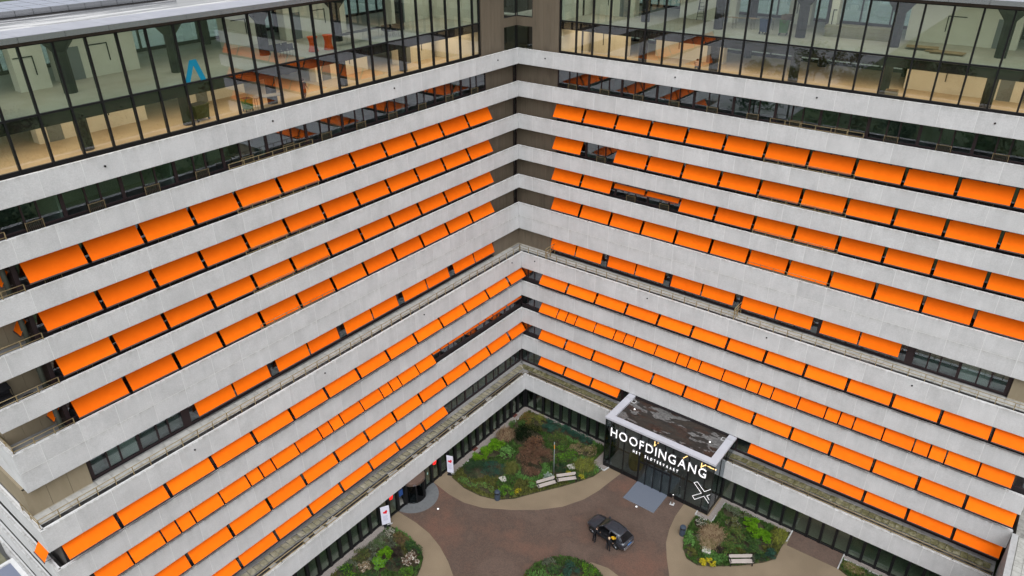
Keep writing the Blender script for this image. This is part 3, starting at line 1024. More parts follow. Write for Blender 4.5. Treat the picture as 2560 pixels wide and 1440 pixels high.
def awn_meshes(wd, drop, out):
    def mk():
        n = 6
        vs_, fs = [], []
        for s_ in range(2):
            for i in range(n + 1):
                t = i / n
                y = -out * t
                z = -drop * t + 0.035 * math.sin(math.pi * t)
                off = -0.012 * s_
                for x in (-wd / 2, -wd / 6, wd / 6, wd / 2):
                    sag = -0.012 * (1 - (2 * x / wd) ** 2)
                    vs_.append((x, y + 0.3 * off, z + off + sag))
        q = (n + 1) * 4
        for i in range(n):
            for j in range(3):
                a = i * 4 + j
                fs.append((a, a + 1, a + 5, a + 4))
                fs.append((q + a, q + a + 4, q + a + 5, q + a + 1))
        for i in range(n):
            for j in (0, 3):
                a = i * 4 + j
                fs.append((a, a + 4, q + a + 4, q + a))
        fm = MB()
        fm.add(vs_, fs, fab)
        bm_ = MB().box(-wd / 2 - 0.03, wd / 2 + 0.03, -out - 0.05, -out + 0.01, -drop - 0.07, -drop + 0.005, bar_m)
        cs_ = MB().box(-wd / 2 - 0.03, wd / 2 + 0.03, 0.0, 0.12, -0.04, 0.13, bar_m)
        ar = MB().tube((0, 0.02, -drop * 0.95 - 0.15), (0, -out, -drop - 0.03), 0.022, bar_m, 5)
        return fm.mesh('fabric', False), bm_.mesh('front_bar'), cs_.mesh('cassette'), ar.mesh('arm')
    return cached(('awn', round(wd, 2), round(drop, 2), round(out, 2)), mk)


ROWN = {2: 'topmost', 3: 'second', 4: 'third', 5: 'fourth', 6: 'terrace', 7: 'sixth', 8: 'seventh', 9: 'eighth', 10: 'lowest'}


def awning(wing, r, idx, u0, u1, vf, zf, drop, out, rz=None, loc=None, label=None, name='awning', group=None):
    wd = u1 - u0
    ms = awn_meshes(wd, drop, out)
    if loc is None:
        x, y = W(wing, (u0 + u1) / 2, vf - out)
        loc = (x, y, zf + drop)
        rz = RZ[wing]
    if label is None:
        size = 'narrow orange' if wd < 1.5 else ('orange')
        label = f'{size} awning, {ORD[idx]} from the inner corner, {ROWN[r]} awning row, {WORDS[wing]} wing'
    t = ob('awning', None, None, loc, rz, label, 'awning', group or 'orange awnings along the facade')
    ob('fabric', ms[0], t)
    ob('front_bar', ms[1], t)
    ob('cassette', ms[2], t)
    for s_ in (-1, 1):
        ob('arm', ms[3], t, (s_ * (wd / 2 - 0.08), 0, 0))
    return t


for r, zf in ((2, 34.03), (3, 30.74), (4, 27.46), (5, 24.15)):
    for wing in 'RL':
        idx = 0
        for k in range(13 if wing == 'R' else 12):
            if wing == 'R' and r == 3 and k == 1:
                continue
            u0 = (3.96 if wing == 'R' else 3.74) + 3.6 * k
            if wing == 'R' and r == 4 and k in (2, 3):
                awning(wing, r, idx, u0, u0 + 3.34, -0.78, zf + 0.56, 0.40, 0.28,
                       label=f'half retracted orange awning, {"nearer to" if k == 2 else "farther from"} the inner corner, over bare windows of the right wing')
            else:
                awning(wing, r, idx, u0, u0 + 3.34, -0.40, zf, 1.15, 0.68)
            idx += 1
for wing in 'RL':
    starts = []
    for j in range(5):
        starts += [4.03 + 7.2 * j, 7.30 + 7.2 * j]
    for i, u0 in enumerate(starts):
        awning(wing, 6, i, u0, u0 + 3.12, -0.28, 19.58, 1.22, 0.44)
for r, zf in ((7, 16.08), (9, 8.98)):
    for wing in 'RL':
        idx = 0
        if wing == 'L':
            awning(wing, r, 0, 1.10, 3.72, 1.75, zf, 0.92, 0.72)
            idx = 1
        for k in range(13):
            u0 = 4.03 + 3.6 * k
            awning(wing, r, idx, u0, min(u0 + 3.35, 50.62), 1.75, zf, 0.92, 0.72)
            idx += 1
for wing in 'RL':
    idx = 0
    pos = 4.03
    units = [2, 1, 1, 2]
    k = 0
    if wing == 'L':
        awning('L', 8, idx, 1.2, 3.8, 1.25, 12.53 + 0.68, 0.18, 0.20)
        idx += 1
    while pos < 49.5:
        n_ = units[k % 4]
        wd = 1.2 * n_ - 0.13
        if pos + wd > 50.7:
            break
        if wing == 'L' and pos < 15.8:
            awning(wing, 8, idx, pos, pos + wd, 1.25, 12.53 + 0.68, 0.18, 0.20,
                   label=f'rolled up orange awning, {ORD[idx]} from the inner corner, seventh awning row, left wing')
        else:
            awning(wing, 8, idx, pos, pos + wd, 1.75, 12.53, 0.86, 0.72)
        idx += 1
        pos += 1.2 * n_
        k += 1
for wing, ks in (('R', [0, 1, 2, 7, 8, 9, 10, 11, 12]), ('L', list(range(3, 13)))):
    for i, k in enumerate(ks):
        u0 = 4.03 + 3.6 * k
        awning(wing, 10, i, u0, min(u0 + 3.35, 50.62), 1.75, 5.42, 0.86, 0.72)
# awnings of the loggias and the gable end
for r, nm in ((2, 'top'), (3, 'second'), (5, 'lowest')):
    zf = {2: 33.95, 3: 30.62, 5: 24.10}[r]
    awning('L', r, 0, 0, 1.5, 0, 0, 0.80, 0.55, rz=0.0, loc=(-2.1, -47.30, zf + 0.80), label=f'small orange awning inside the {nm} loggia at the left end', group='small awnings at the end of the left wing')
awning('L', 7, 0, 0, 1.5, 0, 0, 0.80, 0.60, rz=0.0, loc=(-0.02, -51.1, 16.9), label='small orange awning round the corner on the left gable end', group='small awnings at the end of the left wing')


# ---------------------------------------------------------------- railings
def railing(name, pts, zbase, h, label, cat='railing', group=None, n_mid=1, post_h=None, gap=1.22, r=0.026):
    t = ob(name, None, None, (pts[0][0], pts[0][1], zbase), 0, label, cat, group)
    o = Vector((pts[0][0], pts[0][1], zbase))
    for a, b in zip(pts[:-1], pts[1:]):
        A, B_ = Vector((*a, zbase)) - o, Vector((*b, zbase)) - o
        for i in range(n_mid + 1):
            z = h - i * 0.32
            ob('rail', MB().tube(A + Vector((0, 0, z)), B_ + Vector((0, 0, z)), r, gold_m, 6).mesh('rail', True), t)
        ln = (B_ - A).length
        n = max(1, round(ln / gap))
        for i in range(n + 1):
            p = A.lerp(B_, i / n)
            pm = cached(('post', h, r), lambda: MB().box(-r, r, -r, r, 0, h, gold_m).mesh('post'))
            ob('post', pm, t, p)
    return t


# two-bay rails along the upper ledges
for r in range(1, 6):
    zt = BAND[r + 1][0]
    nm = ['highest', 'second highest', 'third highest', 'fourth highest', 'lowest'][r - 1]
    for wing in 'RL':
        a, b = W(wing, 25.55, -0.32), W(wing, 32.8, -0.32)
        railing('balcony_railing', [a, b], zt - 0.15, 0.50, f'{nm} short bronze railing two bays long in mid ledge of the {WORDS[wing]} wing', group='short railings on the ledges', gap=1.2, r=0.022)
    railing('balcony_railing', [(-0.18, -47.1), (-0.18, -50.72)] + ([(-6, -50.72)]), zt - 0.4, 0.84, f'{nm} bronze loggia railing at the left end of the building', group='loggia railings', gap=1.2)
railing('terrace_railing', [W('R', 0.9, 1.12)[:2], W('R', 50.3, 1.12)], TF + 0.02, 0.78, 'long bronze railing along the terrace of the right wing', group='terrace railings')
railing('terrace_railing', [W('L', 1.3, 1.12)[:2], W('L', 51.25, 1.12), (-1.4, -51.25)], TF + 0.02, 0.78, 'long bronze railing along the terrace of the left wing', group='terrace railings')
for x, l in ((4.45, 'beside the inner corner'), (25.6, 'halfway along the wing')):
    railing('terrace_gate', [(x, -1.12), (x, 0.55)], TF + 0.02, 1.25, f'bronze cross frame dividing the terrace {l}', 'gate', 'terrace gates', n_mid=2, gap=0.85, r=0.04)
for wing in 'RL':
    t = ob('ledge_rail', None, None, (*W(wing, 3.4, 3.2), 4.7), 0, f'pair of low bronze pipes along the mossy ledge of the {WORDS[wing]} wing', 'railing', 'pipe rails on the ledge')
    o = Vector((*W(wing, 3.4, 3.2), 4.7))
    segs = [(3.4, 15.8), (27.95, 50.4)] if wing == 'R' else [(3.2, 50.6)]
    for a, b in segs:
        for v, z in ((3.28, 4.86), (2.98, 4.90)):
            A = Vector((*W(wing, a + (0 if wing == 'L' else 0), v), z)) - o
            B_ = Vector((*W(wing, b, v), z)) - o
            ob('rail', MB().tube(A, B_, 0.038, gold_m, 6).mesh('rail', True), t)
        n = int((b - a) / 2.4)
        for i in range(n):
            p = Vector((*W(wing, a + 0.5 + 2.4 * i, 3.13), 4.3)) - o
            ob('bracket', cached('brk', lambda: MB().box(-0.03, 0.03, -0.18, 0.18, 0, 0.6, grid_m).mesh('bracket')), t, p, RZ[wing])

# ---------------------------------------------------------------- entrance pavilion
EP = ob('entrance_pavilion', None, None, (21.9, -6.4, 0), 0, 'black glazed entrance pavilion with pale roof edge and lit white lettering', 'entrance')


def ep(name, mb_or_me, parent=None, smooth=False):
    me = mb_or_me.mesh(name, smooth) if isinstance(mb_or_me, MB) else mb_or_me
    for vtx in me.vertices:
        vtx.co -= Vector((21.9, -6.4, 0))
    return ob(name, me, parent or EP)


X0, X1, Y0, Y1 = 15.95, 27.85, -6.42, -1.5
for x in (15.95, 16.65, 18.25, 20.05, 20.9, 21.78, 22.7, 23.6, 25.3, 27.05, 27.85):
    t = 0.075 if x in (20.05, 23.6) else 0.04
    ep('mullion', MB().box(max(x - t, X0), min(x + t, X1), Y0, Y0 + 0.14, 0, 6.2, black_m))
fx = [15.95, 16.65, 18.25, 20.05, 23.6, 25.3, 27.05, 27.85]
for a, c in zip(fx[:-1], fx[1:]):
    z0 = 0.45 if not (a > 20 and c < 23.7) else 2.75
    ep('glass_pane', MB().box(a + 0.05, c - 0.05, Y0 + 0.05, Y0 + 0.065, z0, 6.15, glass_blk))
    if z0 < 1:
        ep('base_panel', MB().box(a + 0.05, c - 0.05, Y0 + 0.02, Y0 + 0.10, 0.02, 0.45, black_m))
for a, c in ((20.13, 20.86), (20.94, 21.74), (21.82, 22.66), (22.74, 23.52)):
    d = ep('door', MB().box(a, c, Y0 + 0.06, Y0 + 0.075, 0.05, 2.62, glass_blk))
    ep('handle', MB().box(c - 0.12, c - 0.09, Y0 + 0.02, Y0 + 0.05, 0.8, 1.6, alu), d)
ep('transom', MB().box(20.13, 23.52, Y0 + 0.02, Y0 + 0.12, 2.62, 2.75, black_m))
ep('transom', MB().box(X0 + 0.05, X1 - 0.05, Y0 + 0.02, Y0 + 0.12, 6.15, 6.28, black_m))
for x, s_ in ((X0, 1), (X1, -1)):
    for y in (-4.7, -3.3):
        ep('mullion', MB().box(x, x + 0.12 * s_, y - 0.05, y + 0.05, 0, 6.2, black_m))
    for a, c in ((-6.26, -4.76), (-4.64, -3.36), (-3.24, -1.55)):
        ep('glass_pane', MB().box(x + 0.03 * s_, x + 0.045 * s_, a, c, 0.3 if c < -3.3 else (0.3 if c < -3.2 else 4.75), 6.15, glass_blk))
    ep('base_panel', MB().box(x + 0.01 * s_, x + 0.1 * s_, -6.28, -3.3, 0, 0.3, black_m))
# roof
ep('roof', MB().box(X0 + 0.6, X1 - 0.6, -5.85, -1.49, 6.16, 6.28, deck))
ep('roof_slab', MB().box(X0 + 0.05, X1 - 0.05, Y0 + 0.15, -1.49, 6.0, 6.15, dark_m))
ep('coping', MB().box(X0 - 0.05, X1 + 0.05, Y0 - 0.05, -5.75, 6.28, 6.50, pale_metal))
ep('coping', MB().box(X0 - 0.05, X0 + 0.72, -5.75, -1.5, 6.28, 6.497, pale_metal))
ep('coping', MB().box(X1 - 0.72, X1 + 0.05, -5.75, -1.5, 6.28, 6.497, pale_metal))
ep('roof_upstand', MB().box(X0 + 0.72, X1 - 0.72, -1.62, -1.5, 6.28, 6.46, dark_m))
for x in (X0 + 0.95, X1 - 0.95):
    mb = MB()
    mb.box(x - 0.22, x + 0.22, -2.55, -2.05, 6.28, 6.34, kerb)
    mb.box(x - 0.15, x + 0.15, -2.48, -2.12, 6.34, 6.36, deck)
    ep('roof_drain', mb)
for x in (X0, X1):
    mb = MB()
    s_ = 1 if x == X0 else -1
    for y in (-2.3, -2.15):
        mb.tube((x - 0.05 * s_, y, 6.52), (x + 0.75 * s_, y, 6.52), 0.014, kerb, 5)
    ep('lightning_wire', mb)
for x, y in ((17.6, -3.4), (26.0, -3.5)):
    ep('roof_lamp', MB().box(x - 0.08, x + 0.08, y - 0.05, y + 0.05, 6.28, 6.36, spot_em))
# inside
ep('floor', MB().box(X0 + 0.1, X1 - 0.1, Y0 + 0.16, -3.3, 0.0, 0.03, roomfloor))
for x, z, a in ((21.42, 5.38, 88), (21.66, 5.48, 58), (24.72, 5.42, 50), (26.42, 5.30, 88), (26.62, 5.34, 50), (27.02, 5.52, 5), (27.56, 5.50, 5)):
    ln = 0.30
    dx, dz = math.cos(R(a)) * ln, math.sin(R(a)) * ln
    ep('tube_lamp', MB().tube((x - dx, Y0 + 0.35, z - dz + 0.1), (x + dx, Y0 + 0.35, min(z + dz + 0.1, 6.1)), 0.04, warm_em, 6))
ep('seat_cushion', MB().lathe([(0.7, 0.03), (0.8, 0.4), (0.8, 1.6), (0.6, 1.75)], principled('mustard drum', (0.22, 0.18, 0.03), 0.7), 14, (18.9, -4.6)))
mb = MB()
for x in (24.0, 24.5):
    mb.tube((x, -4.6, 0.03), (x, -4.6, 1.9), 0.05, alu, 8)
ep('barrier_post', mb)


def text_mesh(body, size, m, depth=0.03, spacing=1.0):
    cu = bpy.data.curves.new('lettering', 'FONT')
    cu.body, cu.size, cu.extrude, cu.space_character = body, size, depth, spacing
    cu.offset = -0.007 * size
    cu.resolution_u = 3
    o = bpy.data.objects.new('lettering', cu)
    C.objects.link(o)
    dg = bpy.context.evaluated_depsgraph_get()
    me = bpy.data.meshes.new_from_object(o.evaluated_get(dg))
    bpy.data.objects.remove(o)
    me.materials.clear()
    me.materials.append(m)
    return me


def sign_letters(word, xa, xb, zbase, cap, m, parts='letter', stretch_pos=None):
    # one mesh per letter, set side by side across the given width
    ws = []
    for ch in word:
        if ch == ' ':
            ws.append((None, cap * 0.42, 0))
            continue
        me = text_mesh(ch, cap / 0.73, m)
        for v_ in me.vertices:
            v_.co.x *= 0.80 if cap > 0.6 else 0.62
        xs = [v_.co.x for v_ in me.vertices]
        ws.append((me, max(xs) - min(xs), min(xs)))
    tot = sum(w_ for _, w_, _ in ws)
    gap = (xb - xa - tot) / (len(word) - 1)
    x = xa
    for me, w_, off in ws:
        if me:
            for v_ in me.vertices:
                v_.co = Vector((v_.co.x - off + x, Y0 - 0.04 - v_.co.z, zbase + v_.co.y))
            ep(parts, me)
        x += w_ + gap


sign_letters('HOOFDINGANG', 16.67, 27.12, 4.38, 1.15, letter_em)
sign_letters('HET SLOTERVAART', 19.33, 24.32, 3.57, 0.35, letter_em)
xo = [(26.08, 3.29), (26.39, 3.58), (27.22, 2.79), (27.79, 3.40), (27.82, 2.75), (27.51, 2.41), (27.82, 2.05), (27.8, 1.62), (27.24, 2.20), (26.37, 1.27), (26.10, 1.59), (26.95, 2.42)]
for a, b in zip(xo, xo[1:] + xo[:1]):
    if (a[0] > 27.78 and b[0] > 27.78):
        continue
    ep('logo_stroke', MB().tube((a[0], Y0 - 0.03, a[1]), (b[0], Y0 - 0.03, b[1]), 0.022, letter_em, 4))

boxob('entrance_mat', matm, -1.7, 1.7, -1.63, 1.63, 0, 0.02, loc=(21.8, -7.65, 0.004), label='grey mat laid on the bricks before the entrance doors', cat='mat')
bo = MB()
for a, b, c, d in ((-1.74, 1.74, -1.69, -1.635), (-1.74, 1.74, 1.635, 1.69), (-1.74, -1.705, -1.635, 1.635), (1.705, 1.74, -1.635, 1.635)):
    bo.box(a, b, c, d, 0, 0.024, alu)
ob('mat_edge', bo.mesh('mat_edge'), bpy.data.objects['entrance_mat'])

# ---------------------------------------------------------------- revolving door
RD = ob('revolving_door', None, None, (2.95, -21.75, 0), 0, 'round bronze revolving door drum at the foot of the left wing', 'door')
mb = MB()
mb.lathe([(1.26, 2.30), (1.30, 2.32), (1.30, 2.62), (1.24, 2.66), (0.1, 2.70)], brown_roof, 28)
ob('drum_roof', mb.mesh('drum_roof', False), RD)
mb = MB()
for a0, a1 in ((-75, -28), (22, 75)):
    n = 6
    for i in range(n):
        a, b = R(a0 + (a1 - a0) * i / n), R(a0 + (a1 - a0) * (i + 1) / n)
        p = [(1.2 * math.cos(a), 1.2 * math.sin(a)), (1.2 * math.cos(b), 1.2 * math.sin(b)), (1.215 * math.cos(b), 1.215 * math.sin(b)), (1.215 * math.cos(a), 1.215 * math.sin(a))]
        mb.prism(p, 0.1, 2.3, glass_blk)
ob('curved_glass', mb.mesh('curved_glass'), RD)
for a in (-75, -28, 22, 75):
    x, y = 1.21 * math.cos(R(a)), 1.21 * math.sin(R(a))
    ob('post', cached('rdpost', lambda: MB().box(-0.06, 0.06, -0.06, 0.06, 0, 2.31, black_m).mesh('post')), RD, (x, y, 0), R(a))
for a in (20, 110, 200, 290):
    ob('door_wing', cached('rdwing', lambda: MB().box(0.06, 1.12, -0.012, 0.012, 0.05, 2.25, glass_blk).box(1.06, 1.12, -0.03, 0.03, 0.05, 2.26, black_m).mesh('door_wing')), RD, (0, 0, 0), R(a))
ob('base_ring', MB().lathe([(1.25, 0.012), (1.25, 0.09), (1.15, 0.1)], black_m, 24).mesh('base_ring'), RD)
for a in (-35, 25):
    ob('sensor_lamp', cached('sens', lambda: MB().box(-0.06, 0.03, -0.13, 0.13, -0.07, 0.05, alu).mesh('sensor_lamp')), RD, (1.30 * math.cos(R(a)), 1.30 * math.sin(R(a)), 2.42), R(a))
wboxob('door_surround', black_m, 'L', 20.30, 20.42, 3.4, 2.9, 0, 2.7, HB)
wboxob('door_surround', black_m, 'L', 23.08, 23.20, 3.4, 2.9, 0, 2.7, HB)


def heart(m, s_=1.0):
    mb = MB()
    pts = []
    for i in range(28):
        t = 2 * math.pi * i / 28
        pts.append((16 * math.sin(t) ** 3 / 34, (13 * math.cos(t) - 5 * math.cos(2 * t) - 2 * math.cos(3 * t) - math.cos(4 * t)) / 34))
    n = len(pts)
    mb.add([(x * s_, -0.006, y * s_) for x, y in pts] + [(x * s_, 0.006, y * s_) for x, y in pts],
           [tuple(range(n)), tuple(range(n, 2 * n))[::-1]] + [(i, (i + 1) % n, n + (i + 1) % n, n + i) for i in range(n)], m)
    return mb.mesh('heart_print')


for y in (-18.75, -24.95):
    ob('window_logo', heart(redglow, 0.62), HB, (3.235, y, 2.25), rot=(0, R(-25), RZ['L']))
boxob('window_sticker', principled('pale sticker', (0.35, 0.55, 0.50), 0.6), 3.22, 3.23, -19.95, -19.8, 1.5, 1.75, HB)
boxob('window_poster', principled('blue poster', (0.02, 0.06, 0.20), 0.6), 3.22, 3.23, -23.95, -23.4, 1.5, 2.3, HB)

# banners
def banner(loc, rz, wd, h, label):
    t = ob('banner', None, None, loc, rz, label, 'banner', 'white standing banners by the revolving door')
    mb = MB().box(-wd / 2, wd / 2, -0.01, 0.01, 0.22, h, banner_m)
    ob('panel', mb.mesh('panel'), t)
    ob('heart_print', heart(red_m, 0.50), t, (0.02, -0.014, h * 0.70), rot=(0, R(-25), 0))
    for i in range(5):
        z = h * 0.50 - i * 0.13
        ob('print_line', MB().box(-wd * 0.30, wd * (0.26 - 0.05 * (i % 3)), -0.015, -0.0105, z, z + 0.055, print_m).mesh('print_line'), t)
    ob('pole', MB().tube((-wd / 2, 0.02, 0.05), (-wd / 2, 0.02, h + 0.03), 0.018, alu, 6).mesh('pole'), t)
    ob('base', MB().box(-0.30, 0.34, -0.25, 0.25, 0.0, 0.07, black_m).mesh('base', bevel=0.01), t)
    ob('foot', MB().box(0.05, 0.60, -0.05, 0.03, 0.07, 0.11, kerb).mesh('foot'), t)


banner((3.75, -26.3, 0.01), R(62), 0.85, 2.5, 'white banner with red heart on the path left of the revolving door')
banner((3.95, -17.25, 0.01), R(22), 0.70, 2.5, 'white banner with red heart by the dark shrub right of the revolving door')

# ---------------------------------------------------------------- garden furniture
def bench(loc, rz, wd, label):
    t = ob('park_bench', None, None, loc, rz, label, 'bench', 'slatted benches in the courtyard')
    for i in range(2):
        ob('seat_slat', cached(('ss', wd), lambda: MB().box(-wd / 2, wd / 2, -0.11, 0.11, 0, 0.045, wood).mesh('seat_slat', bevel=0.008)), t, (0, -0.13 - 0.235 * i, 0.44))
    for i in range(2):
        ob('back_slat', cached(('bs', wd), lambda: MB().box(-wd / 2, wd / 2, -0.02, 0.02, 0, 0.15, wood).mesh('back_slat', bevel=0.008)), t, (0, 0.06 + 0.045 * i, 0.58 + 0.165 * i), rot=(R(-14), 0, 0))
    lm = MB()
    lm.box(-0.035, 0.035, -0.47, -0.40, 0, 0.44, black_m)
    lm.box(-0.035, 0.035, 0.0, 0.07, 0, 0.44, black_m)
    lm.box(-0.035, 0.035, -0.47, 0.07, 0.39, 0.438, black_m)
    lm.hexa([(-0.035, 0.02, 0.44), (0.035, 0.02, 0.44), (0.035, 0.08, 0.44), (-0.035, 0.08, 0.44)], [(-0.035, 0.13, 0.92), (0.035, 0.13, 0.92), (0.035, 0.18, 0.92), (-0.035, 0.18, 0.92)], black_m)
    lm.box(-0.035, 0.035, -0.45, 0.09, 0.62, 0.66, black_m)
    lm.box(-0.035, 0.035, -0.45, -0.40, 0.44, 0.62, black_m)
    me = lm.mesh('leg_frame')
    for s_ in (-1, 1):
        ob('leg_frame', me, t, (s_ * (wd / 2 - 0.06), 0, 0))


bench((12.90, -12.62, 0.01), R(59), 2.05, 'pale slatted bench left of its twin by the upper garden path')
bench((14.15, -10.72, 0.01), R(48), 2.05, 'pale slatted bench right of its twin by the upper garden path')
bench((32.62, -9.95, 0.01), R(38), 2.1, 'pale slatted bench standing alone before the right garden bed')


def bin_(loc, label):
    t = ob('litter_bin', None, None, loc, R(20), label, 'bin', 'blue grey litter bins')
    ob('body', MB().lathe([(0.27, 0.0), (0.29, 0.03), (0.29, 0.80)], bin_m, 20).mesh('body', False), t)
    ob('slot', MB().box(-0.20, 0.20, -0.285, -0.1, 0.82, 0.95, rubber).mesh('slot'), t)
    mb = MB()
    for a in range(0, 360, 90):
        mb.box(0.25 * math.cos(R(a + 45)) - 0.02, 0.25 * math.cos(R(a + 45)) + 0.02, 0.25 * math.sin(R(a + 45)) - 0.02, 0.25 * math.sin(R(a + 45)) + 0.02, 0.80, 0.96, bin_m)
    mb.lathe([(0.29, 0.96), (0.29, 1.0), (0.24, 1.07), (0.10, 1.10)], bin_m, 20)
    ob('lid', mb.mesh('lid'), t)


bin_((10.12, -17.1, 0.01), 'blue grey litter bin at the edge of the upper garden bed')
bin_((26.98, -10.1, 0.01), 'blue grey litter bin beside the right garden bed')

t = ob('bollard', None, None, (24.41, -7.1, 0.004), R(10), 'brown push button post on a pale foot plate beside the mat', 'bollard')
ob('foot_plate', MB().box(-0.22, 0.22, -0.2, 0.2, 0, 0.06, kerb).mesh('foot_plate', bevel=0.01), t)
ob('column', MB().box(-0.08, 0.08, -0.07, 0.07, 0.06, 1.05, principled('brown post', (0.10, 0.07, 0.055), 0.6)).mesh('column', bevel=0.01), t)
ob('cap', MB().box(-0.085, 0.085, -0.075, 0.075, 1.05, 1.22, black_m).mesh('cap'), t)
ob('button', MB().lathe([(0.05, 1.22), (0.05, 1.24)], spot_em, 10).mesh('button'), t)

t = ob('lamp_post', None, None, (12.74, -10.95, 0.05), 0, 'slim grey lamp post rising behind the pair of benches', 'lamp post')
ob('pole', MB().tube((0, 0, 0), (0, 0, 4.45), 0.055, principled('grey pole', (0.16, 0.18, 0.18), 0.5), 10, 0.04).mesh('pole', True), t)
ob('lamp_head', MB().lathe([(0.052, 3.65), (0.055, 3.67), (0.055, 4.15), (0.05, 4.17)], principled('amber lens', (0.45, 0.22, 0.04), 0.4), 10).mesh('lamp_head'), t)
ob('base', MB().lathe([(0.12, 0), (0.12, 0.08), (0.06, 0.12)], black_m, 12).mesh('base'), t)
ob('cap', MB().lathe([(0.05, 4.45), (0.06, 4.47), (0.03, 4.53)], alu, 10).mesh('cap'), t)

for (x, y), l in (((21.76, -9.56), 'lit ground spotlight in the bricks below the entrance mat'), ((6.24, -21.7), 'lit ground spotlight in the bricks before the revolving door')):
    t = ob('ground_spotlight', None, None, (x, y, 0.004), 0, l, 'light', 'ground spotlights in the plaza')
    ob('lens', MB().lathe([(0.085, 0.0), (0.085, 0.022), (0.07, 0.03)], spot_em, 14).mesh('lens'), t)
    ob('trim_ring', MB().lathe([(0.15, 0.0), (0.15, 0.012), (0.12, 0.014)], alu, 14).mesh('trim_ring'), t)


def slab_stone(poly, label):
    cx = sum(p_[0] for p_ in poly) / len(poly)
    cy = sum(p_[1] for p_ in poly) / len(poly)
    me = MB().prism([(x - cx, y - cy) for x, y in poly], 0, 0.22, stone_m).mesh('stone_slab', bevel=0.02)
    ob('stone_slab', me, None, (cx, cy, 0.05), 0, label, 'stone', 'pale stones lying in the beds')


slab_stone([(13.03, -9.0), (13.49, -8.3), (14.1, -8.81), (13.9, -9.05), (13.58, -9.27)], 'pale flat stone behind the pair of benches')
slab_stone([(8.42, -14.8), (8.60, -14.45), (8.83, -14.22), (9.41, -14.65), (9.03, -15.07)], 'pale flat stone in the upper bed near its litter bin')
slab_stone([(29.18, -10.45), (29.84, -10.05), (30.14, -10.73), (30.0, -10.95), (29.37, -11.0)], 'pale flat stone above the yellow flowers in the right bed')

for x, y, l in ((3.42, -5.45, 'nearer the inner corner'), (3.45, -12.7, 'farther from the inner corner')):
    t = ob('drain_grate', None, None, (x, y, 0.006), 0, f'rusty red drain grate in the pebble strip {l}', 'drain', 'rusty drain grates')
    rm = principled('rust red', (0.10, 0.022, 0.015), 0.8)
    ob('frame', MB().box(-0.2, 0.2, -0.32, -0.28, 0, 0.03, rm).box(-0.2, 0.2, 0.28, 0.32, 0, 0.03, rm).box(-0.2, -0.16, -0.28, 0.28, 0, 0.03, rm).box(0.16, 0.2, -0.28, 0.28, 0, 0.03, rm).mesh('frame'), t)
    for i in range(7):
        ob('bar', cached('gbar', lambda: MB().box(-0.16, 0.16, -0.025, 0.025, 0, 0.025, rm).mesh('bar')), t, (0, -0.24 + 0.08 * i, 0))

# concrete fin wall and paved roof at the right end
t = ob('boundary_wall', None, None, (50.95, -1.6, 0), 0, 'stepped concrete wall running out from the right end of the building', 'wall')
ob('wall_body', MB().box(-0.17, 0.17, -14, -0.02, 0, 8.30, conc_plain).mesh('wall_body'), t)
ob('wall_coping', MB().box(-0.22, 0.22, -14, -0.02, 8.30, 8.39, conc_plain).mesh('wall_coping', bevel=0.01), t)
flat([(51.2, -16), (70, -16), (70, 16), (51.2, 16)], 6.6, mottled('roof paving', [(0.13, 0.125, 0.12), (0.24, 0.235, 0.22), (0.32, 0.31, 0.29)], 2.0), 'paved_roof', thick=6.5)
for i in range(5):
    for j in range(22):
        me = cached('rtile', lambda: MB().box(-0.29, 0.29, -0.29, 0.29, 0, 0.05, tile_m).mesh('roof_tile', bevel=0.01))
        ob('roof_tile', me, bpy.data.objects['paved_roof'], (51.75 + 0.6 * i, -12.5 + 0.6 * j, 6.60))
# low roofs below the left gable
flat([(-30, -75), (-2.0, -75), (-2.0, -51.7), (-30, -51.7)], 7.6, mottled('moss roof', [(0.10, 0.10, 0.06), (0.20, 0.19, 0.14)], 0.8), 'low_roof', thick=7.5)
for i, (x, y) in enumerate(((-9.4, -52.9), (-9.4, -56.5))):
    t = ob('roof_skylight', None, None, (x, y, 7.6), 0, ('nearer' if i == 0 else 'farther') + ' pale framed skylight on the low roof below the left gable', 'skylight', 'skylights on the low roof')
    mb = MB()
    for a, b, c, d in ((-1.9, 1.9, -1.5, -1.2), (-1.9, 1.9, 1.2, 1.5), (-1.9, -1.6, -1.2, 1.2), (1.6, 1.9, -1.2, 1.2)):
        mb.box(a, b, c, d, 0, 0.4, joint)
    ob('frame', mb.mesh('frame'), t)
    ob('pane', MB().box(-1.6, 1.6, -1.2, 1.2, 0.25, 0.28, solar).mesh('pane'), t)

# ---------------------------------------------------------------- solar panels on the left roof
for i in range(17):
    for j in range(3):
        t = ob('solar_panel', None, None, (-8.9 - 1.72 * j, -47.2 + 1.06 * i + 0.0, 47.62 + 0.28 * 0), R(90), f'grey solar panel, {ORD[i]} from the photo edge, {["front", "middle", "back"][j]} row of the roof array', 'solar panel', 'solar panels on the roof')
        ob('cell_sheet', cached('pv', lambda: MB().box(-0.50, 0.50, -0.82, 0.82, 0.10, 0.13, solar).mesh('cell_sheet')), t)
        ob('frame', cached('pvf', lambda: MB().box(-0.515, 0.515, -0.84, -0.82, 0.06, 0.135, alu).box(-0.515, 0.515, 0.82, 0.84, 0.06, 0.135, alu)
                           .box(-0.515, -0.50, -0.82, 0.82, 0.06, 0.135, alu).box(0.50, 0.515, -0.82, 0.82, 0.06, 0.135, alu).mesh('frame')), t)
        ob('support', cached('pvs', lambda: MB().box(-0.515, 0.515, 0.78, 0.83, -0.22, 0.06, alu).mesh('support')), t)
        ob('support', CACHE['pvs'], t, (0, -1.60, 0))

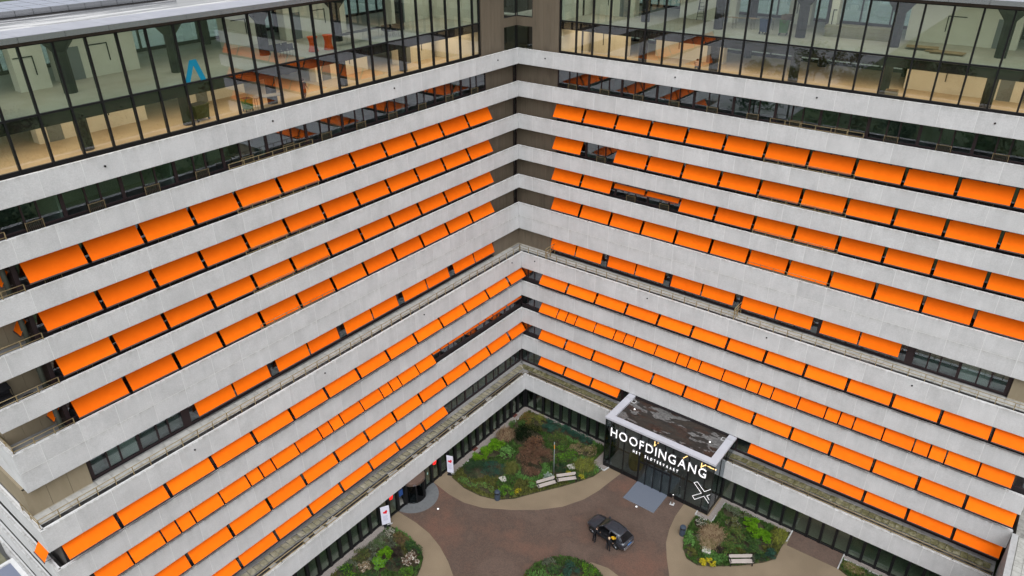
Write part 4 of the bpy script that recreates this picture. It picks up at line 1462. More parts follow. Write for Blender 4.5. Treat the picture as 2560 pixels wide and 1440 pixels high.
# ---------------------------------------------------------------- things inside the top storeys
def container(loc, rz, m, wd, dp, h, label, stuffed=False):
    t = ob('wheeled_bin', None, None, loc, rz, label, 'bin', 'wheeled bins inside the top storeys')
    a = [(-wd * .42, -dp * .42, 0.2), (wd * .42, -dp * .42, 0.2), (wd * .42, dp * .42, 0.2), (-wd * .42, dp * .42, 0.2)]
    b = [(-wd * .5, -dp * .5, h), (wd * .5, -dp * .5, h), (wd * .5, dp * .5, h), (-wd * .5, dp * .5, h)]
    mb = MB()
    mb.hexa(a, b, m)
    mb.box(-wd * .54, wd * .54, -dp * .54, dp * .54, h - 0.06, h, m)
    ob('tub', mb.mesh('tub', bevel=0.015), t)
    ob('lining', MB().box(-wd * .46, wd * .46, -dp * .46, dp * .46, h, h + 0.01, cardb if stuffed else rubber).mesh('lining'), t)
    for sx in (-1, 1):
        for sy in (-1, 1):
            ob('wheel', cached('bw', lambda: MB().tube((-0.03, 0, 0.1), (0.03, 0, 0.1), 0.1, rubber, 10).mesh('wheel')), t, (sx * wd * .38, sy * dp * .38, 0))
    if stuffed:
        for i in range(5):
            ob('cardboard', cached('cb', lambda: MB().box(-0.3, 0.3, -0.02, 0.02, 0, 0.6, cardb).mesh('cardboard')), t, (random.uniform(-.2, .2), random.uniform(-.2, .2), h - 0.15), rot=(R(random.uniform(-40, 40)), R(random.uniform(-40, 40)), R(random.uniform(0, 180))))


container((-5.4, -31.3, F1), R(95), olive_bin, 1.25, 0.95, 1.2, 'olive wheeled waste container on the lower glazed floor of the left wing')
container((23.78, 5.4, F2), R(10), green_bin, 0.75, 0.75, 1.25, 'bright green wheelie bin heaped with cardboard, upper glazed floor', True)
container((22.3, 5.0, F2), R(-8), blue_bin, 0.7, 0.75, 1.25, 'blue wheelie bin beside the green one, upper glazed floor')
container((-4.6, -27.8, F1), R(80), green_bin, 0.7, 0.7, 1.0, 'small green wheelie bin on the lower glazed floor of the left wing')

for i, (x, y) in enumerate(((-3.12, -22.15), (-2.75, -20.95))):
    t = ob('bar_table', None, None, (x, y, F2), 0, 'orange stretch covered bar table, ' + ('left' if i == 0 else 'right') + ' of the pair, upper glazed floor', 'table', 'orange bar tables')
    ob('cover', MB().lathe([(0.40, 0.02), (0.30, 0.35), (0.27, 0.6), (0.33, 0.95), (0.40, 1.08)], stretch, 16).mesh('cover', True), t)
    ob('table_top', MB().lathe([(0.405, 1.08), (0.405, 1.11)], stretch, 16).mesh('table_top'), t)

# stacked tables and chairs, upper floor
def chairpile(loc, rz, label):
    t = ob('chair_stack', None, None, loc, rz, label, 'chairs', 'stacked chairs inside')
    for i in range(6):
        ob('chair_shell', cached('cs', lambda: MB().box(-0.24, 0.24, -0.22, 0.22, 0.45, 0.48, rubber).box(-0.24, 0.24, 0.2, 0.24, 0.48, 0.85, rubber).mesh('chair_shell', bevel=0.008)), t, (0.58 * (i % 3), 0.7 * (i // 3), 0))
        ob('chair_legs', cached('cl', lambda: MB().tube((-0.2, -0.2, 0), (-0.18, -0.18, 0.45), 0.015, alu, 5).tube((0.2, -0.2, 0), (0.18, -0.18, 0.45), 0.015, alu, 5)
                                .tube((-0.2, 0.2, 0), (-0.18, 0.18, 0.45), 0.015, alu, 5).tube((0.2, 0.2, 0), (0.18, 0.18, 0.45), 0.015, alu, 5).mesh('chair_legs')), t, (0.58 * (i % 3), 0.7 * (i // 3), 0))


chairpile((-2.9, -14.2, F2), R(80), 'dark shell chairs grouped near the glass right of the orange tables')
chairpile((-3.2, -25.2, F2), R(90), 'dark shell chairs grouped near the glass left of the orange tables')
for i in range(3):
    t = ob('folding_table', None, None, (-3.6 - 0.1 * i, -19.0 + 1.9 * i, F2), R(85), 'black topped table with bright legs, ' + ORD[i] + ' from the orange bar tables', 'table', 'tables inside the upper floor')
    ob('table_top', cached('ft', lambda: MB().box(-0.85, 0.85, -0.4, 0.4, 0.73, 0.76, rubber).mesh('table_top')), t)
    for sx in (-1, 1):
        for sy in (-1, 1):
            ob('leg', cached('ftl', lambda: MB().tube((0, 0, 0), (0, 0, 0.73), 0.022, chrome, 6).mesh('leg')), t, (sx * 0.78, sy * 0.34, 0))

t = ob('step_ladder', None, None, (14.6, 9.2, F2), R(15), 'dark step ladder standing inside the upper floor of the right wing', 'ladder')
for s_ in (-1, 1):
    ob('stile', MB().tube((s_ * 0.3, -0.55, 0), (s_ * 0.18, 0, 2.4), 0.03, black_m, 6).mesh('stile'), t)
    ob('stile', MB().tube((s_ * 0.3, 0.55, 0), (s_ * 0.18, 0, 2.4), 0.03, black_m, 6).mesh('stile'), t)
for i in range(7):
    z = 0.3 + 0.3 * i
    ob('rung', MB().box(-0.28 + 0.015 * i, 0.28 - 0.015 * i, -0.55 + 0.55 * z / 2.4 - 0.05, -0.55 + 0.55 * z / 2.4 + 0.05, z - 0.015, z + 0.015, black_m).mesh('rung'), t)

t = ob('insulation_pile', None, None, (29.4, 7.4, F2), R(3), 'long pile of insulation boards on the upper floor of the right wing', 'boards')
for i in range(5):
    ob('board', cached('ib', lambda: MB().box(-2.7, 2.7, -0.6, 0.6, 0, 0.18, insul).mesh('board', bevel=0.01)), t, (random.uniform(-.1, .1), random.uniform(-.08, .08), 0.185 * i))
t = ob('timber_stack', None, None, (29.6, 9.6, F2), R(12), 'heap of loose timber planks behind the insulation boards', 'planks')
for i in range(9):
    ob('plank', cached('pl', lambda: MB().box(-2.0, 2.0, -0.1, 0.1, 0, 0.06, timber).mesh('plank')), t, (random.uniform(-.3, .3), random.uniform(-.5, .5), 0.065 * i), R(random.uniform(-10, 10)))
t = ob('floor_boards', None, None, (35.3, 4.9, F2), R(-3), 'thin brown boards lying near the glass, upper floor, right wing', 'boards')
for i in range(4):
    ob('board', cached('fb', lambda: MB().box(-1.1, 1.1, -0.5, 0.5, 0, 0.05, timber).mesh('board')), t, (random.uniform(-1.2, 1.2), random.uniform(-.5, .5), 0.055 * i), R(random.uniform(-12, 12)))
t = ob('carton_pile', None, None, (33.6, 3.2, F1), R(8), 'open cartons on the lower glazed floor of the right wing', 'cartons')
ob('carton', MB().box(-0.55, 0.35, -0.4, 0.4, 0, 0.85, insul).mesh('carton'), t)
ob('carton_lid', MB().box(-0.5, 0.3, -0.35, 0.35, 0.86, 0.9, cardb).mesh('carton_lid'), t)
ob('plank', MB().box(0.4, 1.1, -0.3, -0.1, 0, 0.55, timber).mesh('plank'), t)
for i in range(3):
    t = ob('trestle_table', None, None, (18.3 + 1.5 * i, 6.2 + 0.4 * i, F2), R(30), 'bare trestle table frame, ' + ORD[i] + ' of three from the inner corner', 'table', 'trestle tables inside the upper floor')
    ob('table_top', cached('trt', lambda: MB().box(-1.0, 1.0, -0.12, 0.12, 0.86, 0.9, timber).mesh('table_top')), t)
    for sx in (-1, 1):
        for sy in (-1, 1):
            ob('leg', cached('trl', lambda: MB().tube((0, 0, 0), (0, 0, 0.86), 0.02, grid_m, 5).mesh('leg')), t, (sx * 0.9, sy * 0.3, 0))
        ob('brace', cached('trb', lambda: MB().tube((0, -0.3, 0.4), (0, 0.3, 0.4), 0.02, grid_m, 5).mesh('brace')), t, (sx * 0.9, 0, 0))
t = ob('sheet_stack', None, None, (-3.0, -19.9, F1), R(80), 'low stack of grey sheets on the lower glazed floor', 'sheets')
for i in range(5):
    ob('sheet', cached('sh', lambda: MB().box(-1.0, 1.0, -0.35, 0.35, 0, 0.06, slabm).mesh('sheet')), t, (random.uniform(-.05, .05), random.uniform(-.05, .05), 0.07 * i))
t = ob('trestle_table', None, None, (-4.4, -26.0, F1), R(70), 'work bench with bright frame on the lower glazed floor', 'table')
ob('table_top', MB().box(-1.1, 1.1, -0.45, 0.45, 0.85, 0.9, slabm).mesh('table_top'), t)
for sx in (-1, 1):
    for sy in (-1, 1):
        ob('leg', cached('trl2', lambda: MB().tube((0, 0, 0), (0, 0, 0.85), 0.03, alu, 5).mesh('leg')), t, (sx * 1.0, sy * 0.38, 0))
# blue scaffold stand at the far left
t = ob('scaffold_trolley', None, None, (-3.5, -46.0, F2), R(90), 'blue railed scaffold trolley inside the far left of the upper floor', 'scaffold')
sb = principled('blue steel', (0.03, 0.10, 0.18), 0.5)
for z in (1.0, 1.5):
    for y in (-0.6, 0.6):
        ob('rail', MB().box(-1.6, 1.6, y - 0.03, y + 0.03, z, z + 0.07, sb).mesh('rail'), t)
for x in (-1.6, 1.6):
    for y in (-0.6, 0.6):
        ob('post', MB().tube((x, y, 0), (x, y, 1.55), 0.025, black_m, 6).mesh('post'), t)
for y in (-0.6, 0.6):
    ob('brace', MB().tube((-1.6, y, 0.1), (1.6, y, 1.0), 0.025, black_m, 6).mesh('brace'), t)
ob('platform', MB().box(-1.6, 1.6, -0.6, 0.6, 0.25, 0.3, timber).mesh('platform'), t)
# cyan letter stuck on the glass
t = MB()
pts = [(0, 0.02), (0.36, 0.02), (0.80, 1.0), (1.12, 0.0), (1.50, 0.0), (1.06, 1.36), (0.58, 1.36)]
n = len(pts)
t.add([(0.0, -34.16 + a, 43.12 + b) for a, b in pts] + [(0.014, -34.16 + a, 43.12 + b) for a, b in pts],
      [(0, 1, 2, 6), (2, 5, 6), (2, 3, 4, 5), (n, n + 6, n + 2, n + 1), (n + 2, n + 6, n + 5), (n + 2, n + 5, n + 4, n + 3)] + [(i, (i + 1) % n, n + (i + 1) % n, n + i) for i in range(n)], cyan_m)
me = t.mesh('window_letter')
ob('window_letter', me, HB, (-1.19, 0, 0), label='cyan letter stuck on the pane')

# loggia furniture
t = ob('garden_seat', None, None, (-1.85, -50.05, BAND[5][0] - 0.78), R(90), 'black covered seat standing in the third loggia at the left end', 'seat')
ob('seat_base', MB().box(-0.75, 0.75, -0.25, 0.3, 0.25, 0.5, cloth_blk).mesh('seat_base', bevel=0.03), t)
ob('back_cover', MB().box(-0.78, 0.78, 0.22, 0.34, 0.5, 1.2, cloth_blk).mesh('back_cover', bevel=0.02), t)
ob('canopy', MB().hexa([(-0.8, -0.25, 1.0), (0.8, -0.25, 1.0), (0.8, 0.36, 1.2), (-0.8, 0.36, 1.2)], [(-0.8, -0.25, 1.05), (0.8, -0.25, 1.05), (0.8, 0.36, 1.25), (-0.8, 0.36, 1.25)], cloth_blk).mesh('canopy'), t)
for s_ in (-1, 1):
    ob('leg', MB().tube((s_ * 0.78, -0.25, 0), (s_ * 0.78, -0.25, 1.02), 0.02, black_m, 6).tube((s_ * 0.78, 0.3, 0), (s_ * 0.78, 0.3, 1.2), 0.02, black_m, 6).mesh('leg'), t)
t = ob('round_table', None, None, (-0.75, -48.7, BAND[5][0] - 0.78), 0, 'small round black table in the third loggia at the left end', 'table')
ob('table_top', MB().lathe([(0.42, 0.42), (0.42, 0.46)], cloth_blk, 18).mesh('table_top'), t)
ob('leg', MB().tube((0, 0, 0), (0, 0, 0.42), 0.05, black_m, 8).mesh('leg'), t)


# ---------------------------------------------------------------- people
def person(loc, rz, label, joints, radii, edges, top, legs, hair, zw=0.95, sleeves=True, hscale=1.0):
    me = bpy.data.meshes.new('person')
    me.from_pydata(joints, edges, [])
    o = bpy.data.objects.new('person', me)
    C.objects.link(o)
    md = o.modifiers.new('skin', 'SKIN')
    for i, r_ in enumerate(radii):
        me.skin_vertices[0].data[i].radius = r_ if isinstance(r_, tuple) else (r_, r_)
        me.skin_vertices[0].data[i].use_root = (i == 0)
    sb_ = o.modifiers.new('sub', 'SUBSURF')
    sb_.levels = sb_.render_levels = 2
    dg = bpy.context.evaluated_depsgraph_get()
    nm = bpy.data.meshes.new_from_object(o.evaluated_get(dg))
    bpy.data.objects.remove(o)
    nm.materials.clear()
    for m in (skin_m, top, legs, rubber):
        nm.materials.append(m)
    hands = [Vector(joints[i]) for i in (9, 12)]
    for p_ in nm.polygons:
        c = p_.center
        p_.use_smooth = True
        if c.z < 0.10:
            p_.material_index = 3
        elif c.z < zw and min((c - h_).length for h_ in hands) > 0.12:
            p_.material_index = 2
        elif min((c - h_).length for h_ in hands) < 0.10:
            p_.material_index = 0
        elif c.z > joints[4][2] - 0.02 and (Vector((c.x, c.y, 0)) - Vector((joints[5][0], joints[5][1], 0))).length < 0.16:
            p_.material_index = 0
        else:
            p_.material_index = 1
    t = ob('person', nm, None, loc, rz, label, 'person')
    hd = Vector(joints[5])
    mb = MB()
    mb.lathe([(0.02, -0.02), (0.095, -0.06), (0.112, 0.02), (0.10, 0.08), (0.05, 0.125), (0.01, 0.135)], hair, 12)
    ob('hair', mb.mesh('hair', True), t, (hd.x, hd.y + 0.028, hd.z + 0.02))
    # face: eyes, nose; five fingers on each hand
    for sx in (-1, 1):
        ob('eye', cached('eye', lambda: MB().lathe([(0.004, -0.008), (0.011, 0), (0.004, 0.008)], rubber, 6).mesh('eye')), t, (hd.x + sx * 0.033, hd.y - 0.097, hd.z + 0.005))
    for h_ in hands:
        mb = MB()
        for i in range(4):
            dx = -0.03 + 0.02 * i
            ln = (0.075, 0.088, 0.082, 0.065)[i]
            mb.tube(h_ + Vector((dx * 0.4, dx, -0.03)), h_ + Vector((dx * 0.4, dx - 0.012, -0.03 - ln)), 0.009, skin_m, 5, 0.007)
        mb.tube(h_ + Vector((0.0, -0.035, 0.0)), h_ + Vector((0.0, -0.07, -0.05)), 0.011, skin_m, 5, 0.008)
        ob('fingers', mb.mesh('fingers'), t)
    return t


# joints: 0 pelvis 1 waist 2 chest 3 shoulders centre 4 neck 5 head 6 crown 7-9 left arm (shoulder, elbow, hand) 10-12 right arm 13-16 left leg hip knee ankle toe 17-20 right leg
EDG = [(0, 1), (1, 2), (2, 3), (3, 4), (4, 5), (5, 6), (3, 7), (7, 8), (8, 9), (3, 10), (10, 11), (11, 12), (0, 13), (13, 14), (14, 15), (15, 16), (0, 17), (17, 18), (18, 19), (19, 20)]
RAD = [(0.155, 0.115), (0.14, 0.10), (0.165, 0.11), (0.13, 0.09), 0.055, (0.085, 0.10), 0.06, 0.062, 0.045, 0.036, 0.062, 0.045, 0.036, 0.092, 0.062, 0.045, 0.04, 0.092, 0.062, 0.045, 0.04]
stand = [(0, 0, .93), (0, 0.0, 1.10), (0, 0, 1.28), (0, 0, 1.42), (0, -.01, 1.52), (0, -.02, 1.62), (0, -.02, 1.70),
         (-.2, 0, 1.40), (-.26, -.05, 1.12), (-.24, -.28, .98), (.2, 0, 1.40), (.26, .0, 1.12), (.25, -.12, .88),
         (-.1, 0, .88), (-.11, -.02, .48), (-.11, .02, .07), (-.12, -.13, .04), (.1, 0, .88), (.12, -.03, .48), (.13, .02, .07), (.14, -.13, .04)]
person((22.42, -16.02, 0.004), R(172), 'fair haired person in black clothes standing at the open rear car door', stand, RAD, EDG, cloth_blk, cloth_blk, hair_m)
lean = [(0, 0, .93), (0, -.06, 1.09), (0, -.16, 1.24), (0, -.22, 1.36), (0, -.29, 1.44), (0, -.36, 1.50), (0, -.40, 1.57),
        (-.2, -.2, 1.33), (-.25, -.36, 1.10), (-.2, -.52, 1.0), (.2, -.2, 1.33), (.25, -.32, 1.08), (.22, -.50, 1.02),
        (-.1, 0, .88), (-.11, -.04, .48), (-.11, .06, .07), (-.12, -.09, .04), (.1, 0, .88), (.12, .0, .48), (.13, .12, .07), (.14, -.03, .04)]
person((20.78, -15.85, 0.004), R(168), 'person in dark clothes bending in at the front car door', lean, RAD, EDG, cloth_blk, cloth_blk, hairb_m)
walk = [(0, 0, .93), (0, 0.0, 1.10), (0, 0, 1.28), (0, 0, 1.42), (0, -.01, 1.52), (0, -.02, 1.62), (0, -.02, 1.70),
        (-.2, 0, 1.40), (-.40, -.05, 1.22), (-.52, -.28, 1.18), (.2, 0, 1.40), (.28, .06, 1.12), (.32, -.10, .90),
        (-.1, 0, .88), (-.12, -.16, .50), (-.12, -.10, .07), (-.13, -.25, .04), (.1, 0, .88), (.11, .04, .48), (.12, .22, .09), (.13, .08, .04)]
person((-3.6, -23.2, F1), R(95), 'person in grey shirt and rust trousers working behind the glass of the left wing', walk, RAD, EDG, cloth_gry, cloth_red, hairb_m)
person((17.2, 3.6, F1), R(-160), 'person in pale clothes crouched near the glass of the right wing', [(x, y, z * 0.72 if z > 0.3 else z) for x, y, z in lean], RAD, EDG,
       mottled('pale shirt', [(0.4, 0.3, 0.25), (0.5, 0.4, 0.33)], 5), cloth_gry, hairb_m, zw=0.66)

# ---------------------------------------------------------------- car
def build_car(loc, rz):
    t = ob('parked_car', None, None, loc, rz, 'dark grey hatchback parked on the bricks with both near side doors open', 'car')
    # stations along x: x, half width at sill/belt, z sill, z belt, hood/deck height
    body = [(-2.28, 0.62, 0.42, 0.62), (-2.22, 0.80, 0.30, 0.92), (-2.08, 0.87, 0.26, 1.04), (-1.9, 0.895, 0.24, 1.02), (-1.40, 0.915, 0.22, 0.98), (-0.50, 0.92, 0.22, 0.96), (0.45, 0.92, 0.22, 0.95),
            (1.00, 0.915, 0.22, 0.95), (1.45, 0.90, 0.22, 0.93), (1.90, 0.84, 0.24, 0.86), (2.16, 0.72, 0.28, 0.74), (2.27, 0.52, 0.36, 0.58)]
    mb = MB()
    rings = []
    for x, hw, z0, z1 in body:
        zm = z0 + (z1 - z0) * 0.55
        rings.append([(x, -hw * 0.86, z0), (x, -hw * 0.97, z0 + 0.10), (x, -hw, zm), (x, -hw * 0.985, z1 - 0.10), (x, -hw * 0.93, z1 - 0.02), (x, -hw * 0.55, z1 + 0.03),
                      (x, hw * 0.55, z1 + 0.03), (x, hw * 0.93, z1 - 0.02), (x, hw * 0.985, z1 - 0.10), (x, hw, zm), (x, hw * 0.97, z0 + 0.10), (x, hw * 0.86, z0)])
    n = 12
    vs_ = [p for r_ in rings for p in r_]
    fs = []
    for i in range(len(rings) - 1):
        for j in range(n):
            k = (j + 1) % n
            # leave the near (right hand, +y after turning) door apertures open and the cabin top open
            if j in (7, 8, 9) and i in (4, 5, 6):
                continue
            if j in (4, 5, 6) and i in (3, 4, 5, 6):
                continue
            fs.append((i * n + j, i * n + k, (i + 1) * n + k, (i + 1) * n + j))
    fs.append(tuple(range(n))[::-1])
    fs.append(tuple(range((len(rings) - 1) * n, len(rings) * n)))
    mb.add(vs_, fs, carp)
    o = ob('body', mb.mesh('body', True), t)
    bev = o.data
    # cabin: dark tub
    tub = MB()
    tub.box(-1.95, 0.98, -0.80, 0.86, 0.24, 0.30, cloth_blk)
    tub.box(-1.95, -1.88, -0.80, 0.80, 0.30, 0.95, cloth_blk)
    tub.box(0.90, 1.05, -0.80, 0.80, 0.30, 0.98, cloth_blk)
    tub.box(-1.9, 0.9, -0.82, -0.76, 0.30, 0.93, cloth_blk)
    ob('cabin', tub.mesh('cabin'), t)
    for x in (-1.15, 0.0):
        for y in (-0.40, 0.40):
            ob('seat', cached('cseat', lambda: MB().box(-0.25, 0.28, -0.25, 0.25, 0.30, 0.58, cloth_blk).hexa([(-0.28, -0.24, 0.5), (-0.12, -0.24, 0.5), (-0.12, 0.24, 0.5), (-0.28, 0.24, 0.5)],
                                [(-0.45, -0.22, 1.18), (-0.33, -0.22, 1.18), (-0.33, 0.22, 1.18), (-0.45, 0.22, 1.18)], cloth_blk).mesh('seat', bevel=0.03)), t, (x, y, 0))
    # greenhouse: base and roof outlines
    base = [(-2.05, 0.76), (-1.95, 0.84), (0.95, 0.84), (1.10, 0.70)]
    roofp = [(-1.55, 0.62), (-1.30, 0.665), (0.15, 0.655), (0.35, 0.58)]
    zr = [1.46, 1.53, 1.53, 1.49]

    def ring(p, zf):
        return [(x, -y, z) for (x, y), z in zip(p, zf)] + [(x, y, z) for (x, y), z in reversed(list(zip(p, zf)))]
    rb, rr = ring(base, [0.99, 0.97, 0.96, 0.975]), ring(roofp, zr)
    rf = MB()
    top_pts = []
    for x, hw, z in ((-1.60, 0.60, 1.455), (-1.30, 0.665, 1.53), (-0.60, 0.69, 1.575), (0.0, 0.67, 1.565), (0.38, 0.59, 1.495)):
        top_pts.append([(x, -hw, z - 0.03), (x, -hw * 0.7, z + 0.015), (x, 0, z + 0.03), (x, hw * 0.7, z + 0.015), (x, hw, z - 0.03)])
    vs_ = [p for r_ in top_pts for p in r_]
    m_ = len(vs_)
    fs = []
    for i in range(4):
        for j in range(4):
            fs.append((i * 5 + j, i * 5 + j + 1, i * 5 + j + 6, i * 5 + j + 5))
    rf.add(vs_ + [(x, y, z - 0.05) for x, y, z in vs_], fs + [tuple(m_ + q for q in reversed(f_)) for f_ in fs], carp)
    # rim of the roof
    edge = [0, 1, 2, 3, 4, 9, 14, 19, 24, 23, 22, 21, 20, 15, 10, 5]
    for a, b in zip(edge, edge[1:] + edge[:1]):
        rf.f.append((a, m_ + a, m_ + b, b))
        rf.m.append(0)
    ob('roof', rf.mesh('roof', True), t)

    def glass(name, q, m=glass_car):
        nrm = (Vector(q[1]) - Vector(q[0])).cross(Vector(q[2]) - Vector(q[0])).normalized() * 0.008
        return ob(name, MB().hexa([Vector(p) for p in q], [Vector(p) + nrm for p in q], m).mesh(name), t)
    glass('windshield', [(1.02, -0.70, 0.97), (1.02, 0.70, 0.97), (0.36, 0.57, 1.47), (0.36, -0.57, 1.47)])
    glass('rear_window', [(-2.10, 0.70, 1.06), (-2.10, -0.70, 1.06), (-1.60, -0.57, 1.455), (-1.60, 0.57, 1.455)], principled('dark rear glass', (0.004, 0.004, 0.005), 0.12, spec=0.5))
    for s_ in (-1, 1):
        if s_ < 0:
            glass('side_window', [(-0.50, s_ * 0.86, 0.97), (0.80, s_ * 0.85, 0.97), (0.20, s_ * 0.665, 1.49), (-0.50, s_ * 0.685, 1.53)])
            glass('side_window', [(-1.40, s_ * 0.86, 0.97), (-0.58, s_ * 0.86, 0.97), (-0.58, s_ * 0.685, 1.53), (-1.25, s_ * 0.66, 1.49)])
        glass('quarter_window', [(-1.92, s_ * 0.80, 1.00), (-1.44, s_ * 0.86, 0.98), (-1.32, s_ * 0.665, 1.48), (-1.52, s_ * 0.62, 1.44)], carp)
        for (a, b, w_) in (((1.02, s_ * 0.74, 0.95), (0.36, s_ * 0.60, 1.48), 0.035), ((-0.54, s_ * 0.88, 0.95), (-0.54, s_ * 0.685, 1.53), 0.03), ((-1.42, s_ * 0.87, 0.95), (-1.30, s_ * 0.665, 1.50), 0.045), ((-2.02, s_ * 0.74, 0.98), (-1.58, s_ * 0.59, 1.45), 0.05)):
            ob('window_pillar', MB().tube(a, b, w_, carp, 6).mesh('window_pillar', True), t)
    # doors swung open on the +y side
    def door(hx, wd, ang, nm='door'):
        d = ob(nm, None, t, (hx, 0.90, 0), R(ang))
        dm = MB()
        dm.hexa([(0, -0.03, 0.30), (-wd, -0.03, 0.30), (-wd, 0.03, 0.30), (0, 0.03, 0.30)], [(0, -0.04, 0.94), (-wd, -0.04, 0.94), (-wd, 0.02, 0.94), (0, 0.02, 0.94)], carp)
        dp = ob('door_panel', dm.mesh('door_panel', bevel=0.015), t, (hx, 0.90, 0), R(ang))
        ob('door_glass', MB().hexa([(-0.08, -0.02, 0.95), (-wd + 0.02, -0.02, 0.95), (-wd + 0.02, -0.005, 0.95), (-0.08, -0.005, 0.95)], [(-wd * 0.45, -0.15, 1.45), (-wd + 0.04, -0.15, 1.47), (-wd + 0.04, -0.135, 1.47), (-wd * 0.45, -0.135, 1.45)], glass_car).mesh('door_glass'), dp)
        bpy.data.objects.remove(d)
        return dp
    door(0.95, 1.30, -58)
    door(-0.50, 0.92, -62)
    # wheels
    tyre = MB().lathe([(0.20, -0.11), (0.30, -0.115), (0.335, -0.09), (0.345, 0), (0.335, 0.09), (0.30, 0.115), (0.20, 0.11)], rubber, 24).mesh('wheel', True)
    rim = MB().lathe([(0.03, -0.118), (0.21, -0.112), (0.21, -0.10)], principled('dark rim', (0.06, 0.06, 0.065), 0.35, metal=0.8), 20)
    for a in range(5):
        ca, sa = math.cos(R(72 * a)), math.sin(R(72 * a))
        rim.tube((0.05 * ca, 0.05 * sa, -0.122), (0.20 * ca, 0.20 * sa, -0.118), 0.022, alu, 4)
    rimm = rim.mesh('rim')
    for x in (1.40, -1.36):
        for s_ in (-1, 1):
            wh = ob('wheel', tyre, t, (x, s_ * 0.82, 0.345), rot=(R(90) if s_ < 0 else R(-90), 0, 0))
            ob('rim', rimm, wh, rot=(R(180), 0, 0) if False else (0, 0, 0))
            ob('rim', rimm, wh, rot=(R(180), 0, 0))
            ob('wheel_arch', cached('arch', lambda: MB().lathe([(0.33, -0.02), (0.40, -0.02), (0.40, 0.02), (0.33, 0.02)], rubber, 20).mesh('wheel_arch')), t, (x, s_ * 0.915, 0.36), rot=(R(90), 0, 0))
    # trim
    tl = MB()
    for i in range(6):
        y0, y1 = -0.78 + 0.26 * i, -0.78 + 0.26 * (i + 1)
        xa = -2.27 + 0.07 * (abs(y0) / 0.78) ** 2
        xb = -2.27 + 0.07 * (abs(y1) / 0.78) ** 2
        tl.hexa([(xa, y0, 0.87), (xa + 0.05, y0, 0.87), (xb + 0.05, y1, 0.87), (xb, y1, 0.87)], [(xa + 0.01, y0, 0.90), (xa + 0.06, y0, 0.90), (xb + 0.06, y1, 0.90), (xb + 0.01, y1, 0.90)], alu)
    ob('light_bar', tl.mesh('light_bar'), t, (-0.01, 0, 0.0))
    ob('number_plate', MB().box(-2.315, -2.29, -0.27, 0.27, 0.62, 0.75, plate_b).mesh('number_plate'), t)
    ob('bumper', MB().box(-2.32, -2.15, -0.72, 0.72, 0.30, 0.40, chrome).box(-2.30, -2.12, -0.75, 0.75, 0.40, 0.56, rubber).mesh('bumper', bevel=0.02), t)
    for s_ in (-1, 1):
        ob('headlight', MB().box(1.98, 2.14, s_ * 0.52, s_ * 0.76, 0.66, 0.74, alu).mesh('headlight', bevel=0.02), t)
    ob('mirror', MB().box(0.72, 0.90, -1.08, -0.92, 0.95, 1.10, carp).mesh('mirror', bevel=0.03), t)
    ob('antenna', MB().lathe([(0.05, 1.60), (0.03, 1.65), (0.01, 1.66)], rubber, 8).mesh('antenna'), t, (-0.95, 0, -0.02))
    ob('badge', MB().lathe([(0.05, 0), (0.05, 0.02)], chrome, 10).mesh('badge'), t, (-2.24, 0, 0.98))
    return t


ang = math.atan2(0.41, -3.06)
# the car is modelled nose to +x; its +y side faces away from the wing once turned
build_car((21.55, -14.36, 0.004), ang)
t = ob('yellow_bag', None, None, (22.35, -15.05, 0.60), R(15), 'yellow bag lying on the rear seat of the dark car', 'bag')
bm = bmesh.new()
bmesh.ops.create_icosphere(bm, subdivisions=2, radius=0.18)
for v_ in bm.verts:
    v_.co.x *= 1.35
    v_.co.z *= 0.62
    v_.co += Vector((random.uniform(-.035, .035), random.uniform(-.035, .035), random.uniform(-.035, .035)))
me = bpy.data.meshes.new('sack')
bm.to_mesh(me)
bm.free()
me.materials.append(yellow_m)
ob('sack', me, t, (0, 0, 0.2))
ob('strap', MB().tube((-0.15, 0, 0.38), (0, 0.05, 0.52), 0.02, cloth_blk, 5).tube((0, 0.05, 0.52), (0.15, 0, 0.38), 0.02, cloth_blk, 5).mesh('strap'), t)


# ---------------------------------------------------------------- planting
def leaf_quads(mb, pts, size, m, up=0.35):
    for p in pts:
        d = Vector((random.gauss(0, 1), random.gauss(0, 1), random.gauss(0, 1) * 0.8 + up)).normalized()
        a = d.cross(Vector((random.gauss(0, 1), random.gauss(0, 1), random.gauss(0, 1)))).normalized()
        b = d.cross(a)
        s_ = size * random.uniform(0.6, 1.3)
        P = Vector(p)
        mb.add([P - a * s_, P - b * s_ * 0.5, P + a * s_, P + b * s_ * 0.5], [(0, 1, 2, 3)], m)


SPOTS = []


